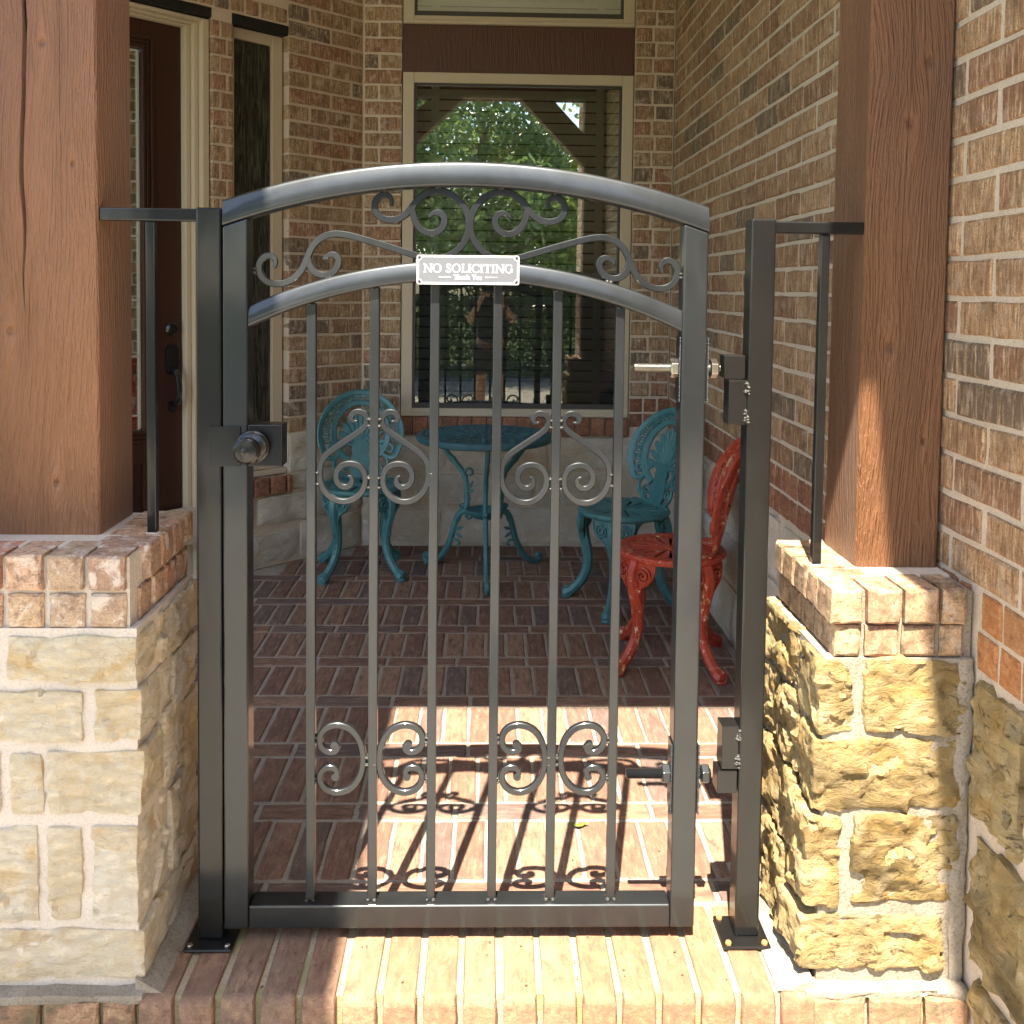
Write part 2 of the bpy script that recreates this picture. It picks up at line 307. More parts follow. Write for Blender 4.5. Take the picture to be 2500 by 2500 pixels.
def mat_leaf(name, a, b):
    m, nt, bs = new_mat(name)
    ge = nt.nodes.new('ShaderNodeNewGeometry')
    c = mixc(nt, ge.outputs['Random Per Island'], a, b)
    setp(nt, bs, Base_Color=c, Roughness=0.32, Specular_IOR_Level=0.6)
    out = [n for n in nt.nodes if n.type == 'OUTPUT_MATERIAL'][0]
    tl = nd(nt, 'ShaderNodeBsdfTranslucent', None, Color=c)
    mx = nd(nt, 'ShaderNodeMixShader', None, i0=0.35, i1=bs.outputs[0], i2=tl.outputs[0])
    nt.links.new(mx.outputs[0], out.inputs[0])
    return m
M['leaf'] = mat_leaf('tree_leaf', (0.07, 0.13, 0.035), (0.20, 0.28, 0.085))
M['leaf2'] = mat_leaf('yellow_green_leaf', (0.11, 0.17, 0.03), (0.2, 0.26, 0.05))
M['grass'] = mat_leaf('grass_blade', (0.05, 0.10, 0.02), (0.10, 0.15, 0.035))
M['soil'] = mat_plain('lawn_ground', (0.07, 0.10, 0.035), 0.95, 0.1, 0.35, 3)

# ------------------------------------------------------------------ mesh helpers
class MB:
    def __init__(s): s.v = []; s.f = []
    def add(s, vs, fs):
        o = len(s.v); s.v += [tuple(p) for p in vs]; s.f += [tuple(i + o for i in f) for f in fs]
    def box(s, x0, x1, y0, y1, z0, z1):
        s.add([(x0, y0, z0), (x1, y0, z0), (x1, y1, z0), (x0, y1, z0), (x0, y0, z1), (x1, y0, z1), (x1, y1, z1), (x0, y1, z1)],
              [(0, 3, 2, 1), (4, 5, 6, 7), (0, 1, 5, 4), (1, 2, 6, 5), (2, 3, 7, 6), (3, 0, 4, 7)])
    def prism(s, poly, a, b, mp):
        # poly in 2D, extruded from a to b, mp(u, v, t) -> 3D
        n = len(poly)
        s.add([mp(u, v, a) for u, v in poly] + [mp(u, v, b) for u, v in poly],
              [tuple(range(n - 1, -1, -1)), tuple(range(n, 2*n))] + [(i, (i + 1) % n, n + (i + 1) % n, n + i) for i in range(n)])
    def ribbon(s, pts, w, th, mp, ch=0.22, cap=True, closed=False):
        # flat bar swept along a 2D line; w a number or list, th total thickness
        n = len(pts); W = w if isinstance(w, (list, tuple)) else [w]*n
        rings = []
        for i, (x, y) in enumerate(pts):
            if closed: a, b = pts[i - 1], pts[(i + 1) % n]
            else: a, b = pts[max(0, i - 1)], pts[min(n - 1, i + 1)]
            dx, dy = b[0] - a[0], b[1] - a[1]; l = math.hypot(dx, dy) or 1e-9
            nx, ny = -dy/l, dx/l; hw = W[i]/2; c = min(hw*0.6, th*ch); h = th/2
            rings.append([mp(x + nx*q, y + ny*q, t) for q, t in ((hw - c, -h), (hw, -h + c), (hw, h - c), (hw - c, h), (-hw + c, h), (-hw, h - c), (-hw, -h + c), (-hw + c, -h))])
        s.loft(rings, cap and not closed, closed)
    def loft(s, rings, cap=True, closed=False):
        m = len(rings[0]); n = len(rings); vs = [p for r in rings for p in r]; fs = []
        for i in range(n if closed else n - 1):
            j = (i + 1) % n
            for k in range(m):
                k2 = (k + 1) % m
                fs.append((i*m + k, i*m + k2, j*m + k2, j*m + k))
        if cap: fs.append(tuple(range(m - 1, -1, -1))); fs.append(tuple((n - 1)*m + k for k in range(m)))
        s.add(vs, fs)
    def tube(s, path, r, seg=8, sx=1.0, cap=True):
        n = len(path); P = [Vector(p) for p in path]; Rr = r if isinstance(r, (list, tuple)) else [r]*n
        rings = []; ref = None
        for i in range(n):
            t = (P[min(n - 1, i + 1)] - P[max(0, i - 1)]).normalized()
            if ref is None:
                ref = Vector((0, 0, 1)) if abs(t.z) < 0.9 else Vector((1, 0, 0))
            a = (ref - t*ref.dot(t)).normalized(); b = t.cross(a); ref = a
            rings.append([P[i] + (a*math.cos(2*PI*k/seg)*sx + b*math.sin(2*PI*k/seg))*Rr[i] for k in range(seg)])
        s.loft(rings, cap)
    def lathe(s, prof, seg=24, axis='z', c=(0, 0, 0), a0=0.0):
        rings = []
        for r, h in prof:
            ring = []
            for k in range(seg):
                a = 2*PI*k/seg + a0; x, y = r*math.cos(a), r*math.sin(a)
                p = (x, y, h) if axis == 'z' else ((x, h, y) if axis == 'y' else (h, x, y))
                ring.append((p[0] + c[0], p[1] + c[1], p[2] + c[2]))
            rings.append(ring)
        s.loft(rings, True)
    def obj(s, name, mat, parent=None, smooth=False, bevel=0.0, seg=2, loc=None, angle=35):
        me = bpy.data.meshes.new(name); me.from_pydata(s.v, [], s.f)
        bm = bmesh.new(); bm.from_mesh(me); bmesh.ops.recalc_face_normals(bm, faces=bm.faces); bm.to_mesh(me); bm.free()
        return link(name, me, mat, parent, smooth, bevel, seg, loc, angle)
def link(name, me, mat, parent=None, smooth=False, bevel=0.0, seg=2, loc=None, angle=35):
    o = bpy.data.objects.new(name, me); COL.objects.link(o)
    if mat is not None and not me.materials: me.materials.append(M[mat] if isinstance(mat, str) else mat)
    if parent is not None: o.parent = parent
    if loc is not None: o.location = loc
    if smooth and not me.get('sm'):
        me['sm'] = 1
        for p in me.polygons: p.use_smooth = True
        try: me.set_sharp_from_angle(angle=math.radians(angle))
        except Exception: pass
    if bevel:
        b = o.modifiers.new('bevel', 'BEVEL'); b.width = bevel; b.segments = seg; b.limit_method = 'ANGLE'; b.angle_limit = math.radians(40)
        b.harden_normals = False
    return o
def thing(name, label, cat, loc=(0, 0, 0), group=None, matrix=None):
    o = bpy.data.objects.new(name, None); COL.objects.link(o); o.empty_display_size = 0.1
    if matrix is not None: o.matrix_world = matrix
    else: o.location = loc
    o['label'] = label; o['category'] = cat
    if group: o['group'] = group
    return o
def tag(o, label, cat, group=None):
    o['label'] = label; o['category'] = cat
    if group: o['group'] = group
    return o
def structure(o): o['kind'] = 'structure'; return o
def xz(y=0.0): return lambda u, v, t: Vector((u, y + t, v))
def catmull(pts, per=4):
    out = []; n = len(pts)
    for i in range(n - 1):
        p0, p1, p2, p3 = [Vector(pts[max(0, min(n - 1, j))] + (() if len(pts[0]) == 3 else (0,))) for j in (i - 1, i, i + 1, i + 2)]
        for k in range(per):
            t = k/per
            q = 0.5*((2*p1) + (-p0 + p2)*t + (2*p0 - 5*p1 + 4*p2 - p3)*t*t + (-p0 + 3*p1 - 3*p2 + p3)*t**3)
            out.append(tuple(q) if len(pts[0]) == 3 else (q.x, q.y))
    out.append(tuple(pts[-1])); return out
def smooth2(pts, it=1):
    for _ in range(it):
        pts = [pts[0]] + [((pts[i-1][0] + 2*pts[i][0] + pts[i+1][0])/4, (pts[i-1][1] + 2*pts[i][1] + pts[i+1][1])/4) for i in range(1, len(pts) - 1)] + [pts[-1]]
    return pts
def in_view(p):
    d = Vector(p) - CAM; z = d.dot(FWD)
    if z < 0.3: return None
    x = 2320*d.dot(RGT)/z; y = -2320*d.dot(UPV)/z + 814.5
    if -1330 < x < 1330 and -80 < y < 2580: return 1.0/z
    return None

# ------------------------------------------------------------------ bricks and stones
_bc = {}
def brick_mesh(L, H, D, mat, var, rough=1.0, ch=0.004):
    # x length, z height, y depth; front face looks to -y and lies at y=0; centred in x and z
    key = (round(L, 3), round(H, 3), round(D, 3), mat, var, rough)
    if key in _bc: return _bc[key]
    rr = random.Random(hash(key[:3]) % 9999 + var*77)
    def ring(ins, y, jit, jy=0.0):
        x, z = L/2 - ins, H/2 - ins
        pts = [(-x, -z), (-x/3, -z), (x/3, -z), (x, -z), (x, -z/3), (x, z/3), (x, z), (x/3, z), (-x/3, z), (-x, z), (-x, z/3), (-x, -z/3)]
        return [(a + rr.uniform(-jit, jit), y + rr.uniform(0, jy), b + rr.uniform(-jit, jit)) for a, b in pts]
    A = ring(ch*1.3, 0.0, 0.0020*rough, 0.0014*rough); B = ring(0.0, ch, 0.0018*rough, 0.0016*rough); C = ring(0.001, D, 0)
    v = A + B + C + [(0, 0.0, 0)]
    f = [(i, (i + 1) % 12, 36) for i in range(12)]
    for o in (0, 12):
        f += [(o + i, o + 12 + i, o + 12 + (i + 1) % 12, o + (i + 1) % 12) for i in range(12)]
    me = bpy.data.meshes.new('brick'); me.from_pydata(v, [], f)
    bm = bmesh.new(); bm.from_mesh(me); bmesh.ops.recalc_face_normals(bm, faces=bm.faces)
    fc = sum((x.calc_center_median().y for x in bm.faces if len(x.verts) == 3))
    bm.to_mesh(me); bm.free()
    me.materials.append(M[mat]); _bc[key] = me
    return me
def place_bricks(parent, specs, limit=300, stuff='brick_course'):
    """specs: (L, H, D, mat, local Matrix, depth jitter).  The nearest in view are objects, the rest is one mesh."""
    pm = parent.matrix_world if parent else Matrix()
    scored = []
    for sp in specs:
        c = pm @ sp[4].translation; q = in_view(c)
        scored.append((-(q or 0.0), len(scored), sp))
    scored.sort()
    rest = {}
    for i, (q, _, (L, H, D, mt, mx, jit)) in enumerate(scored):
        me = brick_mesh(L, H, D, mt, RN.randrange(4))
        m2 = mx @ Matrix.Translation((0, RN.uniform(-jit, jit), 0)) @ Matrix.Rotation(RN.uniform(-0.006, 0.006), 4, 'Y')
        if i < limit and q < 0:
            o = bpy.data.objects.new('brick', me); COL.objects.link(o); o.parent = parent; o.matrix_local = m2
        else:
            r = rest.setdefault(mt, MB())
            r.add([m2 @ v.co for v in me.vertices], [tuple(p.vertices) for p in me.polygons])
    for mt, r in rest.items():
        o = r.obj(stuff, mt, parent); o['kind'] = 'stuff'
def wall_bricks(spans, z0, z1, course, L=0.243, j=0.011, H=None, mat='brick', D=0.08, off=0.0, jit=0.0015):
    """running bond over spans(zmid) -> [(u0, u1)]"""
    out = []; H = H or course - j; r = 0; z = z0
    while z + H <= z1 + 0.01:
        zm = z + H/2
        ph = off + (0.5 if r % 2 else 0.0)*(L + j)
        for a, b in spans(zm):
            k = math.floor((a - ph)/(L + j)); u = ph + k*(L + j)
            while u < b:
                s, e = max(u, a), min(u + L, b)
                if e - s > 0.028:
                    q = round((e - s)/0.004)*0.004 if (e - s) < L - 0.001 else L - RN.choice((0, 0, 0.004, 0.008))
                    out.append((q, H - RN.choice((0, 0, 0.002)), D, mat, Matrix.Translation(((s + e)/2, 0, zm + RN.uniform(-0.0012, 0.0012))), jit))
                u += L + j
        z += course; r += 1
    return out
def row_of(u0, u1, z0, z1, pitch, mat, D=0.08, j=0.010, off=0.0, jit=0.0015):
    out = []; u = u0 + off
    while u < u1 - 0.02:
        e = min(u + pitch - j, u1)
        if e - u > 0.02: out.append((round((e - u)/0.003)*0.003, z1 - z0, D, mat, Matrix.Translation(((u + e)/2, 0, (z0 + z1)/2)), jit))
        u += pitch
    return out
def facet(p, s_, sd):
    # tilted flat facets, as broken stone shows
    q = Vector((p.x*s_, p.y*s_, p.z*s_*1.35)) + sd; pt = noise.voronoi(q)[1][0]
    return (q - pt).dot(noise.noise_vector(pt*7.31))/s_
_sd = [0]
def stone(parent, x0, x1, y0, y1, z0, z1, mat, amp=0.012, rad=0.012, cell=0.013, name='stone', freq=11.0, skew=0.004, basemx=None):
    """a rock-faced block: rounded, broken by noise along its faces"""
    _sd[0] += 1; sd = Vector((_sd[0]*3.7, _sd[0]*1.9, _sd[0]*5.3))
    hx, hy, hz = (x1 - x0)/2, (y1 - y0)/2, (z1 - z0)/2; c = Vector(((x0 + x1)/2, (y0 + y1)/2, (z0 + z1)/2))
    nx, ny, nzz = [max(3, min(46, int(2*h/cell))) for h in (hx, hy, hz)]
    vid = {}; V = []; F = []
    def vert(i, j, k):
        if (i, j, k) not in vid:
            vid[(i, j, k)] = len(V); V.append((-hx + 2*hx*i/nx, -hy + 2*hy*j/ny, -hz + 2*hz*k/nzz))
        return vid[(i, j, k)]
    for i in range(nx):
        for k in range(nzz):
            F.append((vert(i, 0, k), vert(i + 1, 0, k), vert(i + 1, 0, k + 1), vert(i, 0, k + 1)))
            F.append((vert(i, ny, k), vert(i, ny, k + 1), vert(i + 1, ny, k + 1), vert(i + 1, ny, k)))
    for j in range(ny):
        for k in range(nzz):
            F.append((vert(0, j, k), vert(0, j, k + 1), vert(0, j + 1, k + 1), vert(0, j + 1, k)))
            F.append((vert(nx, j, k), vert(nx, j + 1, k), vert(nx, j + 1, k + 1), vert(nx, j, k + 1)))
        for i in range(nx):
            F.append((vert(i, j, 0), vert(i, j + 1, 0), vert(i + 1, j + 1, 0), vert(i + 1, j, 0)))
            F.append((vert(i, j, nzz), vert(i + 1, j, nzz), vert(i + 1, j + 1, nzz), vert(i, j + 1, nzz)))
    rad = min(rad, hx*0.45, hy*0.45, hz*0.45)
    inner = Vector((hx - rad, hy - rad, hz - rad)); out = []
    for p in V:
        co = Vector(p)
        # wander of the outline, then round, then break the faces
        w = noise.noise_vector(co*9 + sd)*skew
        ci = Vector((max(-inner.x, min(inner.x, co.x)), max(-inner.y, min(inner.y, co.y)), max(-inner.z, min(inner.z, co.z))))
        d = co - ci
        if d.length > 1e-7: d.normalize(); co = ci + d*rad
        e = min(1.0, min(hx - abs(ci.x), hz - abs(ci.z), 10 if hy*2 < 0.02 else hy - abs(ci.y)) / 0.02) if False else 1.0
        n1 = noise.fractal(co*freq + sd, 0.9, 2.1, 5)
        cw = co + noise.noise_vector(co*40 + sd)*0.004
        ff = facet(cw, 13, sd)*amp*26 + facet(cw, 36, sd*1.7)*amp*24
        co = co + d*(n1*amp*0.40 + max(-1.6*amp, min(1.2*amp, ff))) + w
        out.append(co)
    me = bpy.data.meshes.new('stone'); me.from_pydata([tuple(p) for p in out], [], F)
    for p in me.polygons: p.use_smooth = True
    me.set_sharp_from_angle(angle=math.radians(32))
    me.materials.append(M[mat])
    o = bpy.data.objects.new(name, me); COL.objects.link(o); o.parent = parent; o.location = c
    return o

# ------------------------------------------------------------------ ground
def flat(name, x0, x1, y0, y1, z, mat):
    b = MB(); b.add([(x0, y0, z), (x1, y0, z), (x1, y1, z), (x0, y1, z)], [(0, 1, 2, 3)])
    return structure(b.obj(name, mat))
flat('lawn', -90, 90, -120, 60, -0.185, 'soil')
b = MB(); b.box(-3.2, 3.4, -9.0, 1.86, -0.30, -0.172); structure(b.obj('bounce_walkway', 'concrete', bevel=0.006))  # out-of-view paving, made wide and pale to bounce light into the shade

# ------------------------------------------------------------------ porch floor
fl = bpy.data.objects.new('porch_floor', None); COL.objects.link(fl); fl['kind'] = 'structure'
b = MB(); b.box(-2.4, 0.955, 2.06, 5.0, -0.16, -0.0045); b.obj('mortar_bed', 'mortar_floor', fl)
b = MB(); b.box(-1.7, 0.955, 1.789, 2.06, -0.19, -0.0055); b.obj('mortar_bed', 'mortar_moss', fl)
def m_deep(x, y, z=0.0): return Matrix(((0, 0, -1, x), (1, 0, 0, y), (0, -1, 0, z), (0, 0, 0, 1)))
def m_wide(x, y, z=0.0): return Matrix(((1, 0, 0, x), (0, 0, 1, y), (0, -1, 0, z), (0, 0, 0, 1)))
sp = []
PIT = 0.0777
for k in range(9):
    ys = 2.064 + 0.332*k
    x0, x1 = (-0.80, 0.95)
    if k == 0: x0, x1 = -0.655, 0.95
    if k >= 1: x0 = -1.75
    xo = RN.uniform(0, 0.2)
    x = x0 - xo
    while x < x1:
        L = 0.247 - RN.choice((0, 0.004))
        a, e = max(x, x0), min(x + L, x1)
        if e - a > 0.03 and not (ys > 3.4 and (a + e)/2 < -0.66 - (4.99 - ys)*1.02 + 0.02): sp.append((round((e - a)/0.004)*0.004, 0.071, 0.05, 'floor', m_wide((a + e)/2, ys + 0.0355), 0.0012))
        x += L + 0.012
    ys += 0.083
    L = 0.238 if ys + 0.24 < 4.99 else 4.985 - ys
    x = x0 - RN.uniform(0, 0.07)
    while x < x1 - 0.02:
        a, e = max(x, x0), min(x + PIT - 0.010, x1)
        if e - a > 0.025 and not (ys > 3.2 and (a + e)/2 < -0.66 - (4.99 - ys - L)*1.02 - 0.02): sp.append((round(L - RN.choice((0, 0.003)), 3), round((e - a)/0.003)*0.003, 0.05, 'floor', m_deep((a + e)/2 + RN.uniform(-0.001, 0.001), ys + L/2), 0.0014))
        x += PIT
place_bricks(fl, sp, 300)
# bull-nosed front row
def nose_mesh(w, L, var):
    rr = random.Random(var); pr = []
    for k in range(7):
        a = PI/2*k/6; pr.append((0.020 - 0.020*math.sin(a), -0.020 + 0.020*math.cos(a)))
    prof = [(L, -0.068), (L, 0.0), (L*0.55, 0.0005)] + pr + [(0.0, -0.068)]
    n = len(prof); V = []; h = w/2
    for x, ins in ((-h, 0.003), (-h + 0.003, 0.0), (-h + w*0.5, 0), (h - 0.003, 0.0), (h, 0.003)):
        for y, z in prof: V.append((x + rr.uniform(-0.0012, 0.0012), y + (ins if y < 0.03 else 0) + rr.uniform(-0.0008, 0.0008), z - (ins if z > -0.03 else 0) + rr.uniform(-0.0007, 0.0007)))
    Fs = [(s*n + i, s*n + (i + 1) % n, (s + 1)*n + (i + 1) % n, (s + 1)*n + i) for s in range(4) for i in range(n)]
    Fs += [tuple(range(n - 1, -1, -1)), tuple(4*n + i for i in range(n))]
    me = bpy.data.meshes.new('brick'); me.from_pydata(V, [], Fs); me.materials.append(M['nosing'])
    for p in me.polygons: p.use_smooth = len(p.vertices) == 4
    me.set_sharp_from_angle(angle=math.radians(40)); return me
nm = [nose_mesh(0.0640, 0.272, i) for i in range(5)]
x = -0.66
while x < 0.64:
    o = bpy.data.objects.new('brick', RN.choice(nm)); COL.objects.link(o); o.parent = fl
    o.location = (x + 0.036, 1.771 + RN.uniform(-0.002, 0.002), RN.uniform(-0.0015, 0.001)); o.rotation_euler = (0, 0, RN.uniform(-0.012, 0.012))
    x += PIT
# stretchers and mortar ledge under the piers, riser below
sp = []
for a0, a1, pit in ((-1.62, -0.665, 0.112), (0.648, 0.955, 0.112)):
    sp += [(L, 0.062, 0.05, 'riser', Matrix.Translation((m.translation.x, 1.772, -0.041)), 0.002) for (L, H, D, mt, m, jt) in row_of(a0, a1, 0, 0.06, pit, 'riser')]
place_bricks(fl, sp, 60)
sp = [(L, 0.060, 0.05, 'riser', Matrix.Translation((m.translation.x, 1.784, -0.110)), 0.001) for (L, H, D, mt, m, jt) in row_of(-1.6, 0.955, 0, 0.06, 0.112, 'riser')]
place_bricks(fl, sp, 60)
stone(fl, -1.66, -0.650, 1.776, 1.86, -0.012, 0.006, 'mortar_grey', 0.005, 0.006, 0.009, 'mortar_ledge')
stone(fl, 0.632, 0.950, 1.776, 1.86, -0.012, 0.004, 'mortar_grey', 0.006, 0.006, 0.008, 'mortar_ledge')
# mortar fillets where the piers meet the floor
b = MB()
b.prism([(0, 0), (0.05, 0), (0, 0.03)], 1.79, 2.15, lambda u, v, t: Vector((-0.668 + u, t, v)))
b.prism([(0, 0), (-0.07, 0), (0, 0.02)], 1.785, 2.2, lambda u, v, t: Vector((0.652 + u, t, v)))
b.obj('mortar_fillet', 'mortar_grey', fl)

# ------------------------------------------------------------------ walls of the house
S2 = math.sqrt(0.5)
def wall_frame(O, u): 
    u = Vector(u).normalized(); z = Vector((0, 0, 1)); y = z.cross(u)
    return Matrix(((u.x, y.x, 0, O[0]), (u.y, y.y, 0, O[1]), (0, 0, 1, O[2]), (0, 0, 0, 1)))
CRS = 0.0806
# right-hand wall: u runs from the back corner towards the street
RW = thing('brick_wall', 'long tan brick wall running back along the right side of the porch', 'wall', matrix=wall_frame((0.957, 4.99, 0), (0, -1, 0)))
b = MB(); b.box(-0.1, 5.4, 0.005, 0.12, -0.17, 3.4); b.obj('mortar_bed', 'mortar', RW)
sp = wall_bricks(lambda z: [(0.004, 5.35)], 0.802, 3.3, CRS, off=0.03)
sp += row_of(0.01, 3.16, 0.641, 0.712, PIT, 'rowlock', jit=0.001) + row_of(0.01, 3.16, 0.722, 0.793, PIT, 'rowlock', off=-0.0, jit=0.001)
sp += row_of(3.195, 4.4, 0.641, 0.712, PIT, 'orange', jit=0.001) + row_of(3.195, 4.4, 0.722, 0.793, PIT, 'orange', off=0.01, jit=0.001)
place_bricks(RW, sp, 300)
for u0, u1, z0, z1 in ((0.02, 0.62, 0.33, 0.62), (0.02, 0.40, 0.02, 0.315), (0.64, 1.25, 0.43, 0.62), (0.64, 1.05, 0.22, 0.41), (0.42, 1.05, 0.02, 0.20), (1.07, 1.75, 0.24, 0.41), (1.27, 1.95, 0.43, 0.62), (1.07, 1.6, 0.02, 0.22), (1.62, 2.4, 0.02, 0.22), (1.77, 2.4, 0.24, 0.41), (1.97, 2.75, 0.43, 0.62), (2.42, 2.8, 0.02, 0.41)):
    stone(RW, u0, u1, -0.008, 0.09, z0, z1, 'lime_grey', 0.012, cell=0.03)
for u0, u1, z0, z1 in ((3.20, 3.37, 0.36, 0.625), (3.215, 3.42, 0.07, 0.335), (3.39, 3.75, 0.42, 0.62), (3.44, 3.70, 0.10, 0.40), (3.24, 3.62, -0.15, 0.05), (3.77, 4.3, 0.3, 0.62), (3.72, 4.3, -0.15, 0.28)):
    stone(RW, u0, u1, -0.012, 0.09, z0, z1, 'lime_gold', 0.018, cell=0.016)

# back wall
BW = thing('brick_wall', 'back brick wall of the porch with the wide window and stone below', 'wall', matrix=wall_frame((-0.66, 4.99, 0), (1, 0, 0)))
WX0, WX1 = 0.204, 1.404                        # window opening in u
b = MB()
b.box(-0.02, WX0 - 0.006, 0.005, 0.12, 0.0, 3.4); b.box(WX1 + 0.004, 1.617, 0.005, 0.12, 0.0, 3.4); b.box(WX0 - 0.006, WX1 + 0.004, 0.010, 0.12, 0.0, 0.688)
b.box(WX0 - 0.006, WX1 + 0.004, 0.05, 0.12, 3.1, 3.4)
b.box(-2.4, 1.75, 0.40, 0.45, -0.17, 5.0)  # unseen backing sheet added behind the wall to block sky through gaps
b.obj('mortar_bed', 'mortar', BW)
def bspan(z):
    r = int((z - 0.64)/CRS)
    s = [(0.006, 0.198)] if r % 2 == 0 else [(0.006, 0.196)]
    if z < 0.80: return s
    return s + ([(WX1 + 0.008, WX1 + 0.092), (WX1 + 0.104, 1.612)] if r % 2 else [(WX1 + 0.008, 1.612)])
sp = wall_bricks(bspan, 0.645, 3.3, CRS, L=0.25, off=-0.05 + 0.006, mat='brick_mix')
sp = [q for q in sp if q[0] > 0.05]
sp += row_of(WX1 + 0.008, 1.614, 0.641, 0.712, 0.075, 'rowlock') + row_of(WX1 + 0.008, 1.614, 0.722, 0.793, 0.075, 'rowlock')
for q in row_of(WX0 - 0.004, WX1, 0.594, 0.688, PIT, 'rowlock', D=0.10): sp.append(q[:4] + (Matrix.Translation((0, -0.018, 0)) @ q[4], 0.001))
place_bricks(BW, sp, 300)
for u0, u1, z0, z1 in ((0.005, 0.44, 0.42, 0.585), (0.46, 0.98, 0.40, 0.585), (1.0, 1.61, 0.42, 0.585), (0.005, 0.20, 0.40, 0.63), (1.42, 1.61, 0.4, 0.63)):
    if z1 > 0.6: continue
    stone(BW, u0, u1, -0.004, 0.09, z0, z1, 'lime_grey', 0.008, cell=0.03)
for u0, u1, z0, z1 in ((0.005, 0.30, 0.21, 0.40), (0.32, 0.90, 0.22, 0.385), (0.92, 1.61, 0.21, 0.405), (0.005, 0.42, 0.015, 0.195), (0.44, 1.02, 0.015, 0.205), (1.04, 1.61, 0.015, 0.195)):
    stone(BW, u0, u1, -0.004, 0.09, z0, z1, 'lime_grey', 0.008, cell=0.03)
for u0, u1 in ((0.005, 0.195), (1.415, 1.61)): stone(BW, u0, u1, -0.003, 0.09, 0.592, 0.634, 'lime_grey', 0.006, cell=0.03)
# stained board between the windows
b = MB(); b.box(WX0, WX1, 0.006, 0.05, 2.4835, 2.7265); b.obj('spandrel_board', 'timber_dark', BW, bevel=0.003).data.name = 'spandrel'
def window(z0, z1, gz0, gz1, rail):
    w = MB()
    gx0, gx1 = WX0 + 0.058, WX1 - 0.058
    for a in ((WX0, gx0, z0, z1), (gx1, WX1, z0, z1), (gx0, gx1, gz1, z1), (gx0, gx1, z0, gz0)): w.box(a[0], a[1], 0.0, 0.07, a[2], a[3])
    w.box(WX0 + 0.001, WX1 - 0.001, -0.010, 0.0, z0 + 0.001, z0 + 0.020)
    o = w.obj('window', 'frame', BW, bevel=0.004)
    s = MB()
    for a in ((gx0, gx0 + 0.012, gz0, gz1), (gx1 - 0.012, gx1, gz0, gz1), (gx0 + 0.012, gx1 - 0.012, gz1 - 0.010, gz1), (gx0 + 0.012, gx1 - 0.012, gz0, gz0 + 0.026)): s.box(a[0], a[1], 0.012, 0.045, a[2], a[3])
    s.obj('sash', 'frame_dark', o)
    if rail:
        s = MB(); s.box(gx0 + 0.012, gx1 - 0.012, 0.010, 0.045, rail - 0.016, rail + 0.016); s.obj('meeting_rail', 'frame_dark', o, bevel=0.002)
        s = MB(); s.box(gx0 + 0.012, gx1 - 0.012, 0.0135, 0.0145, gz0 + 0.026, rail - 0.016); s.obj('dimming_insect_screen', 'screen', o)  # dark screen added over the lower sash to dim its reflection
    p = MB(); p.box(gx0 + 0.010, gx1 - 0.010, 0.028, 0.032, gz0 + 0.010, gz1 - 0.005); p.obj('pane', 'glass', o)
    sm = MB(); sm.add([(gx0, 0.0, -0.0245), (gx1, 0.0, -0.0245), (gx1, -0.008, 0.0), (gx0, -0.008, 0.0), (gx0, 0.004, 0.0245), (gx1, 0.004, 0.0245)], [(0, 1, 2, 3), (3, 2, 5, 4)])
    me = None; z = gz0 + 0.05
    while z < gz1 - 0.02:
        if me is None: so_ = sm.obj('slat', 'blind', o, smooth=True); me = so_.data
        else: so_ = bpy.data.objects.new('slat', me); COL.objects.link(so_); so_.parent = o
        so_.location = (0, 0.112 + RN.uniform(-0.0015, 0.0015), z); so_.rotation_euler = (math.radians(14 + RN.uniform(-3, 3)), 0, RN.uniform(-0.001, 0.001)); z += 0.0575
    t = MB()
    for u in (gx0 + 0.105, gx1 - 0.105): t.box(u - 0.021, u + 0.021, 0.092, 0.095, gz0, gz1)
    t.obj('ladder_tape', 'blind', o)
    r = MB(); r.box(gx0 - 0.05, gx1 + 0.05, 0.30, 0.32, z0 - 0.05, z1 + 0.05); r.box(gx0 - 0.05, gx0 - 0.03, 0.12, 0.30, z0, z1); r.box(gx1 + 0.03, gx1 + 0.05, 0.12, 0.30, z0, z1)
    r.obj('room_backing', 'room', o)
window(0.690, 2.482, 0.732, 2.428, 1.435)
window(2.728, 3.10, 2.772, 3.05, None)

# angled wall with door and sidelight; u = 2.1 - s
AW = thing('brick_wall', 'angled brick wall on the left holding the front door and narrow sidelight', 'wall', matrix=wall_frame((-0.66 - 2.1*S2, 4.99 - 2.1*S2, 0), (1, 1, 0)))
SL0, SL1, DR0, DR1 = 2.1 - 0.745, 2.1 - 0.452, 0.10, 1.245
b = MB()
b.box(SL1 + 0.006, 2.10, 0.005, 0.12, 0.0, 3.4); b.box(DR1 + 0.006, SL0 - 0.006, 0.005, 0.12, 0.0, 2.62); b.box(SL0 - 0.006, SL1 + 0.006, 0.005, 0.12, 0.0, 0.44)
b.box(-0.3, SL1 + 0.006, 0.005, 0.12, 2.62, 3.4); b.box(-0.3, DR0 - 0.006, 0.005, 0.12, 0.0, 2.62)
b.obj('mortar_bed', 'mortar', AW)
def aspan(z):
    if z > 2.70: return [(-0.28, 2.096)]
    if z > 2.615: return [(SL1 + 0.004, 2.096)]
    return [(-0.28, DR0 - 0.004), (SL1 + 0.004, 2.096)]
sp = wall_bricks(aspan, 0.645, 3.3, CRS, off=SL1 + 0.004 - 0.254, mat='brick_mix')
sp += row_of(DR0, SL1, 2.628, 2.696, PIT, 'brick_mix')
